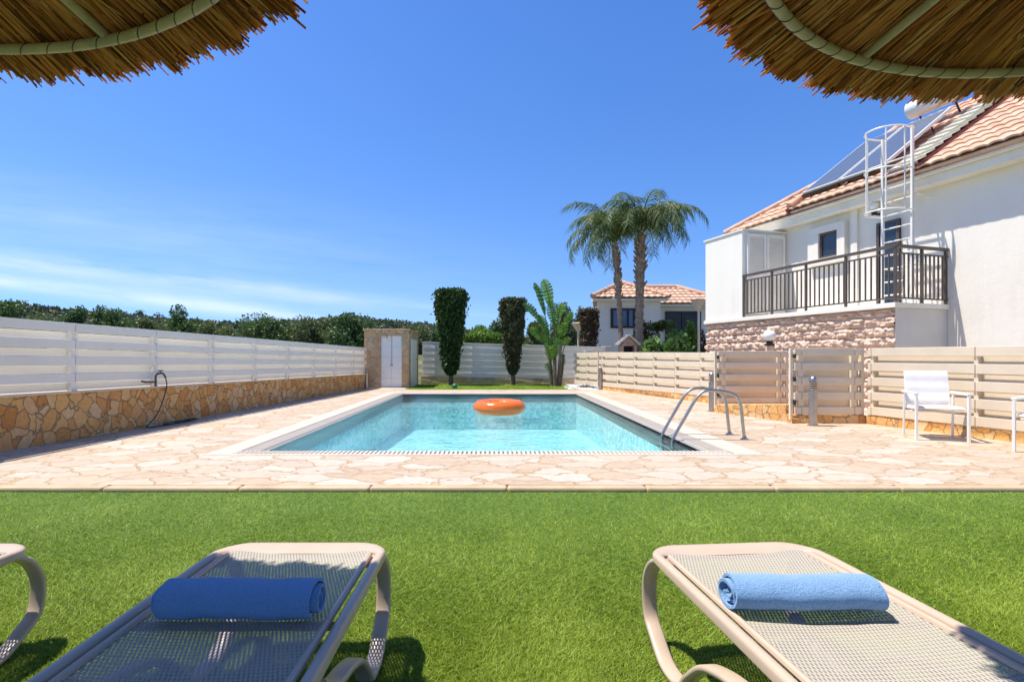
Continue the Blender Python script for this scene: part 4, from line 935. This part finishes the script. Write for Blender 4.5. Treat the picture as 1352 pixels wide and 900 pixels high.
m=MB(); xa=x0-.3; run=2.15/math.sqrt(1+tpv**2)
for p,q in (((xa,VY-.35,ez+.08),(xa+run,VY-.35+run,ez+.08+run*tpv)),((x1+.35,VY-.35,ez+.08),(x1+.35-run,VY-.35+run,ez+.08+run*tpv))):
    p,q=np.array(p),np.array(q); m=MB()
    for k in range(8): m.tube([p+(q-p)*k/8,p+(q-p)*(k+1.1)/8],[.12,.10],8)
    m.build('ridge_tiles',M['tile'],r,True)
xb=x2+.2; run2=2.45/math.sqrt(1+tpv**2); m=MB(); m.tube([(vx(800,VY+1.2)+run2,VY+1.2+run2,ez+run2*tpv-.05),(xb-run2,VY+1.2+run2,ez+run2*tpv-.05)],.12,8); m.tube([(xb,VY+1.2,ez-.05),(xb-run2,VY+1.2+run2,ez-.05+run2*tpv)],.12,8)
m.build('ridge_tiles',M['tile'],r,True)
def vwin(pxa,pxb,pya,pyb,Y,glass,mull):
    a,b=vx(pxa,Y),vx(pxb,Y); za,zb_=vz(pyb,Y),vz(pya,Y); m=MB(); m.box(a,b,Y-.02,Y-.004,za,zb_); g=m.build('window',glass,r)
    m=MB(); t_=.09
    m.box(a-.04,a+t_,Y-.07,Y-.021,za,zb_); m.box(b-t_,b+.04,Y-.07,Y-.021,za,zb_); m.box(a+t_,b-t_,Y-.07,Y-.021,zb_-t_,zb_); m.box(a+t_,b-t_,Y-.07,Y-.021,za,za+t_)
    for q in mull: xq=a+(b-a)*q; m.box(xq-.045,xq+.045,Y-.07,Y-.021,za+t_,zb_-t_)
    m.build('frame',M['black'],g)
vwin(807,838,407,433,VY,M['blueglass'],[.42,.7]); vwin(879,924,411,452,VY+1.6,M['glass'],[.48])
# low white wall in front
w0=at(752,457,22.3); 
tag(MB().box(vx(748,22.3),vx(807,22.3),22.3,22.5,-.6,vz(457,22.3)).build('garden_wall',M['plaster'],None,bevel=.01),'low white garden wall beyond the far fence beside the bungalow','wall')

# lantern posts
def lantern(label,px,Y,ptop,pbot,first=None):
    x=(px-PX0)/F*Y; z=vz(ptop,Y)
    if first is not None:
        c=copy_tree(first); c.location=(x,Y,z-3.4); c['label']=label; return c
    b=z-3.4; r=thing('lantern_post',label,'lamp post',(x,Y,b),'cream lantern posts in the neighbouring garden')
    MB().lathe([(.05,0),(.045,3.0)],(x,Y,b),10).build('post',M['beige_alu'],r,True)
    MB().lathe([(.07,3.0),(.10,3.05),(.30,3.32),(.30,3.36)],(x,Y,b),6).build('lamp_shade',M['coping'],r)
    MB().lathe([(.33,3.362),(.20,3.40),(0,3.43)],(x,Y,b),6).build('cap',M['kerb'],r)
    return r
l0=lantern('cream lantern post standing left of the bungalow behind the paddle leaf plant',763.5,23.5,426,470)
lantern('cream lantern post beside the white villa in front of the bungalow',922.5,19.5,395,470,l0)
# barbecue chimney
bx=at(829,466,19.6); r=thing('barbecue','small brick barbecue chimney with gabled roof behind the beige fence','barbecue',(bx[0],19.6,-.2))
M['brick']=stonemat('barbecue_brick',6,[(.40,.24,.16),(.50,.33,.24),(.55,.40,.30)],(.45,.36,.28),.04,.02,(1,1,2.2))
m=MB(); m.box(bx[0]-.30,bx[0]-.20,19.45,19.9,.0,1.52); m.box(bx[0]+.20,bx[0]+.30,19.45,19.9,.0,1.52); m.box(bx[0]-.20,bx[0]+.20,19.75,19.9,.0,1.52); m.box(bx[0]-.20,bx[0]+.20,19.45,19.75,.0,1.28); m.add([(bx[0]-.3,19.451,1.52),(bx[0]+.3,19.451,1.52),(bx[0],19.451,1.86),(bx[0]-.3,19.55,1.52),(bx[0]+.3,19.55,1.52),(bx[0],19.55,1.86)],[np.array([[0,1,2],[5,4,3]])]); m.build('chimney',M['brick'],r)
m=MB(); m.box(bx[0]-.19,bx[0]+.19,19.74,19.748,1.29,1.52); m.build('opening_shade',M['black'],r)  # thin black sheet, the recess shade put into its colour
m=MB(); m.obox((bx[0],19.36,1.90),(-.40,0,-.36),(0,.6,0),(-.03,0,.05)); m.obox((bx[0],19.36,1.90),(.40,0,-.36),(0,.6,0),(.03,0,.05)); m.build('roof',M['coping'],r)

# ------------------------------------------------------------------ vegetation near
column_tree('clipped_cypress','taller clipped dark green cypress with flat top',595,20.0,3.63,.48,1.18,M['cypress'],15000,.075,-.02,.42,.045)
column_tree('clipped_cypress','shorter clipped cypress going brown beside the paddle leaf plant',677,20.05,3.30,.34,.94,M['browncyp'],11000,.075,-.02,.45,.07)
column_tree('clipped_cypress','dry brown cypress in front of the low white garden wall',778,21.6,3.05,.36,.72,M['deadcyp'],3600,.08,-.5,.9,.12)
# giant paddle leaf plant
sx_,sy_=at(733,506,19.3)[0],19.3
r=thing('paddle_leaf_plant','tall paddle leaf plant with split leaves at the far pool corner','plant',(sx_,sy_,0))
m=MB()
for dx,dy,hh in ((-.22,.0,1.3),(.0,.1,2.0),(.2,-.05,1.6),(.34,.1,1.2),(-.05,-.15,1.0)): m.tube(smoothpts([(sx_+dx*.5,sy_+dy,0),(sx_+dx*.8,sy_+dy,hh*.5),(sx_+dx,sy_+dy,hh)]),np.linspace(.075,.045,13),8)
m.build('stem',M['wood'],r,True)
def paddle(base,tip,width,droop,seed):
    g=np.random.default_rng(seed); b=np.array(base); t_=np.array(tip); n_=16; mid=(b+t_)/2+np.array((0,0,droop))
    pts=np.array([(1-f)**2*b+2*f*(1-f)*mid+f*f*t_ for f in np.linspace(0,1,n_)])
    T=np.gradient(pts,axis=0); T/=np.linalg.norm(T,axis=1,keepdims=True)
    S_=np.cross(T,np.array((g.normal()*.6,1,.1+g.normal()*.5))); S_/=np.linalg.norm(S_,axis=1,keepdims=True); N_=np.cross(S_,T)
    m=MB(); m.tube(pts,np.linspace(.022,.006,n_),6)
    f=np.linspace(0,1,n_); st_=5; wd=np.where(f>.34,np.sin(np.clip((f-.34)/.66,0,1)*math.pi)**.55,0)*width/2
    for i in range(st_,n_-1):
        for s_ in (-1,1):
            sh=-.02*g.uniform(0,1.5); fold=.12+g.uniform(-.05,.1)+(g.uniform(-.3,.4) if g.uniform()<.25 else 0)
            a,c=pts[i],pts[i+1]; e0=a+s_*S_[i]*wd[i]+N_[i]*wd[i]*fold+T[i]*wd[i]*.15; e1=c+s_*S_[i]*wd[i+1]+N_[i]*wd[i+1]*fold+T[i]*wd[i+1]*.15*0
            m.add([a,c,e1,e0],[np.array([[0,1,2,3]])])
    return m
lv=[((-.15,0,1.3),(705,372),.42,1.2),((-.1,0,1.4),(690,400),.40,.9),((0,.1,1.9),(717,368),.55,.9),((.05,.1,1.9),(742,400),.55,.7),((.1,0,1.6),(757,412),.42,.6),((-.2,0,1.1),(700,432),.5,.5),((-.2,0,.9),(722,440),.5,.3),((.2,0,1.3),(746,425),.62,.5),((.25,0,1.1),(752,445),.45,.4),((-.1,0,.5),(724,455),.5,.2),((0,-.1,.6),(735,445),.6,.3),((-.15,-.1,.3),(722,478),.45,.2),((.2,0,.4),(744,470),.45,.2),((.05,0,1.5),(728,398),.62,.6),((-.1,-.1,1.1),(712,415),.5,.6)]
for k,(b,(tx,ty),wd,dr) in enumerate(lv):
    Yt=sy_+rng.uniform(-.5,.4); tip=at(tx,ty,Yt); b2=np.array((sx_,sy_,0))+np.array(b); tip[2]-=.02
    paddle(b2,tip,wd*.8,dr*.8,k+40).build('leaf',M['paddle'],r)
# clump of low dark succulents
sp=at(770,508,18.0); r=thing('succulent','small dark reddish succulent on the pebbles near the farthest bollard','plant',(sp[0],18.0,-.006))
m=MB()
for k in range(34):
    a=rng.uniform(0,6.28); l=rng.uniform(.10,.2); b=np.array((sp[0]+rng.normal()*.08,18.0+rng.normal()*.05,0)); e=b+np.array((math.cos(a)*l*.6,math.sin(a)*l*.6,l)); s_=np.array((-math.sin(a),math.cos(a),0))*.02
    m.add([b-s_,b+s_,e],[np.array([[0,1,2]])])
m.build('leaf_rosette',M['deadcyp'],r)
# garden beyond the beige fence
bush('shrub','rounded reddish brown shrub at the foot of the palms',"shrub",(at(849,466,20.6)[0],20.6,-.3),1.3,3.0,M['deadcyp'],6000,.08,18)
bush('shrub','light green leafy shrub above the beige fence beside the barbecue','shrub',(at(884,466,18.3)[0],18.3,-.2),1.9,2.35,M['shrub'],3600,.12,16,d=1.2)
bush('shrub','upright green shrub in front of the bungalow glass door','shrub',(at(908,466,20.2)[0],20.2,-.3),.85,2.75,M['bright'],2600,.085,14)
bush('shrub','dark hedge shrub beside the villa stone corner','shrub',(at(926,466,21.2)[0],21.2,-.3),.9,2.5,M['deadcyp'],2600,.085,14)
# ------------------------------------------------------------------ palms
def frond_mesh(L_,droop,seed,leaf=.50):
    g=np.random.default_rng(seed); n_=22; f=np.linspace(0,1,n_); m=MB()
    el0=1.28; px_=[];pz=[];x=z=0
    for k in range(n_):
        el=el0-(el0+droop)*f[k]**1.25; px_.append(x);pz.append(z); x+=L_/n_*math.cos(el); z+=L_/n_*math.sin(el)
    pts=np.stack([px_,np.zeros(n_),pz],1); m.tube(pts,np.linspace(.03,.006,n_),5)
    V=[]
    for i in np.linspace(3.5,n_-1.01,56):
        k=int(i); q=i-k; p=pts[k]*(1-q)+pts[k+1]*q; T=pts[k+1]-pts[k]; T/=np.linalg.norm(T); ff=i/n_
        ll_=leaf*(math.sin(min(1,ff*1.15+.12)*math.pi*.8)+.25)*g.uniform(.8,1.1)
        for s_ in (-1,1):
            a=g.uniform(.55,.95); dirv=T*math.cos(a)*.9+np.array((0,s_*math.sin(a),0))+np.array((0,0,-.28+g.normal()*.16)); dirv/=np.linalg.norm(dirv)
            mid=p+dirv*ll_*.55; end=p+dirv*ll_+np.array((0,0,-ll_*g.uniform(.25,.55))); wv_=T*.016
            V.append([p-wv_*.6,p+wv_*.6,mid+wv_,mid-wv_]); V.append([mid-wv_,mid+wv_,end+wv_*.15,end-wv_*.15])
    m.quads(np.array(V)); return m
def palm(label,px,Y,zc,tr,nf,lean,seed,Lf):
    x=(px-PX0)/F*Y; r=thing('palm_tree',label,'palm tree',(x,Y,-.3)); g=np.random.default_rng(seed)
    m=MB(); k=44; f=np.linspace(0,1,k); pts=np.stack([x+lean*f**1.5,np.full(k,Y),-.3+(zc+.3)*f],1); rad=tr*(1.05-.25*f+.35*np.exp(-((f-.80)/.16)**2)*.6)*(1+.09*np.where(np.arange(k)%2,1,-1)+.05*g.normal(size=k)); rad[-1]*=.6
    m.tube(pts,rad,12)
    for q in range(70):   # leaf bases
        ff=g.uniform(.62,.98); a=g.uniform(0,6.28); c=np.array((x+lean*ff**1.5,Y,-.3+(zc+.3)*ff)); rr=tr*1.1; b=c+np.array((math.cos(a)*rr*.8,math.sin(a)*rr*.8,0)); e=c+np.array((math.cos(a)*rr*1.45,math.sin(a)*rr*1.45,.16)); m.tube([b,e],[.05,.02],4)
    m.build('trunk',M['trunk'],r,True,ang=60)
    for q in range(nf):
        up_=q/nf; dr=g.uniform(.75,1.3); fm=frond_mesh(Lf*g.uniform(.85,1.1),dr,seed*100+q)
        o=fm.build('frond',M['palm'],r,origin=(0,0,0)); o.location=(lean,0,zc+.3-.1); az=q*2.39996+g.uniform(-.25,.25)
        o.rotation_euler=(0,(up_*1.0-.30)+g.uniform(-.15,.15),az)
    # hanging skirt of old fronds
    return r
palm('slimmer palm with curved trunk, leftmost of the two palms',822,20.3,5.7,.105,21,-.30,5,2.85)
palm('stouter palm with thick shaggy trunk, right of the two palms',843,20.0,6.0,.175,26,.10,9,3.0)
# small sago palm
r=thing('sago_palm','low fan of sago palm leaves between the palm trunks and the glass door','palm tree',(at(868,440,21.8)[0],21.8,-.3))
MB().tube([(at(868,440,21.8)[0],21.8,-.3),(at(868,440,21.8)[0],21.8,2.1)],.12,8).build('trunk',M['trunk'],r,True)
for q in range(14):
    o=frond_mesh(1.0,.5,700+q,.24).build('frond',M['palm'],r,origin=(0,0,0)); o.location=(0,0,2.35); o.rotation_euler=(0,.1-.5*(q%3)/3,q*2.4)
# sliver of another palm left of the villa
# ------------------------------------------------------------------ trees beyond
tl=[('dark bushy tree at the far left above the white fence',8,394,80,45,'dark'),('low olive scrub tree second from the far left above the fence',60,413,60,52,'olive'),
 ('round dark tree with a domed crown above the first fence post',97,403,40,55,'dark'),('broad dark tree right of the domed one above the fence',148,404,56,55,'dark'),
 ('olive green spreading tree in the middle of the left treeline',196,412,66,60,'olive'),('dark tree on the skyline above the hose tap',243,409,50,75,'dark'),
 ('pale olive shrub tree half below the fence top',283,424,60,60,'olive'),('large dense tree with the highest crown left of the shower hut',360,408,110,46,'dark'),
 ('olive tree leaning against the large dense tree',418,420,70,46,'olive'),('dark tree just left of the shower hut roof',462,418,74,44,'dark'),
 ('small tree on the slope between hut and tall cypress',548,428,50,70,'olive'),('grey green tree on the slope just left of the tall cypress',573,430,40,80,'dark'),
 ('bright green rounded tree between the two clipped cypresses',640,430,62,40,'bright'),('dark tree right of the bright green one, behind the brown cypress',662,425,40,60,'dark'),
 ('olive tree behind the paddle leaf plant',703,424,44,34,'olive'),('tall thin olive tree behind the paddle leaves, left of the bungalow',745,405,46,36,'olive'),
 ('dark tree beside the lantern post by the bungalow',770,412,34,38,'dark')]
for lab,px,top,wpx,Y,mt in tl:
    if px<600: Y*=1.5
    x=(px-PX0)/F*Y; zt_=vz(top,Y); zb_=-.65; make_tree('tree',lab,'tree',(x,Y,zb_),(zt_-zb_)*1.04,wpx/F*Y*1.05,M[mt],int(7500+wpx*45),.0023*Y+.035,19,'trees beyond the fences',trunkfrac=.15)
tag(MB().quads(leafquads(np.stack([rng.uniform(vx(612,27),vx(668,27),9000),rng.uniform(26.6,27.6,9000),-.6+rng.uniform(.0,1,9000)**.6*(vz(441,27)+.6)+rng.normal(size=9000)*.04],1),.10)).build('hedge',M['bright']),'bright green clipped hedge behind the far white fence between the cypresses','hedge')
# scrub covering the hillside: one far mass
cs=[];n=0
hv=[]
while n<4400:
    a=rng.uniform(-.86,.28); rd=rng.uniform(105,300)**1; x=rd*math.sin(a); y=rd*math.cos(a)+8
    ux=math.tan(a); pxx=650+676*ux; top=1.1+(471-float(ridge(pxx)))/676*230; f=min(1,max(0,(rd-55)/170)); f=f*f*(3-2*f); z=-.65+(top+.65-1.5)*f+(.8*math.sin(x*.05+1)+.6*math.sin(y*.06))*f
    if math.sin(x*.07+2)*math.sin(y*.045)+rng.normal()*.5>.75: n+=1; continue
    s=rng.uniform(.7,1.8)*(1.7 if rng.uniform()<.10 else 1); d=rng.normal(size=(34,3)); d/=np.linalg.norm(d,axis=1,keepdims=True); d[:,2]=np.abs(d[:,2])
    hv.append(np.array((x,y,z))+d*np.array((s,s,s*rng.uniform(.7,1.2)))*rng.uniform(.6,1,(34,1))); n+=1
hv=np.concatenate(hv); stuff(MB().quads(leafquads(hv,.72)).build('hillside_scrub',M['hazescrub']),'dark scrub and woodland covering the far hillside','scrub')
for o in list(bpy.data.objects):
    if '_o' in o: del o['_o']
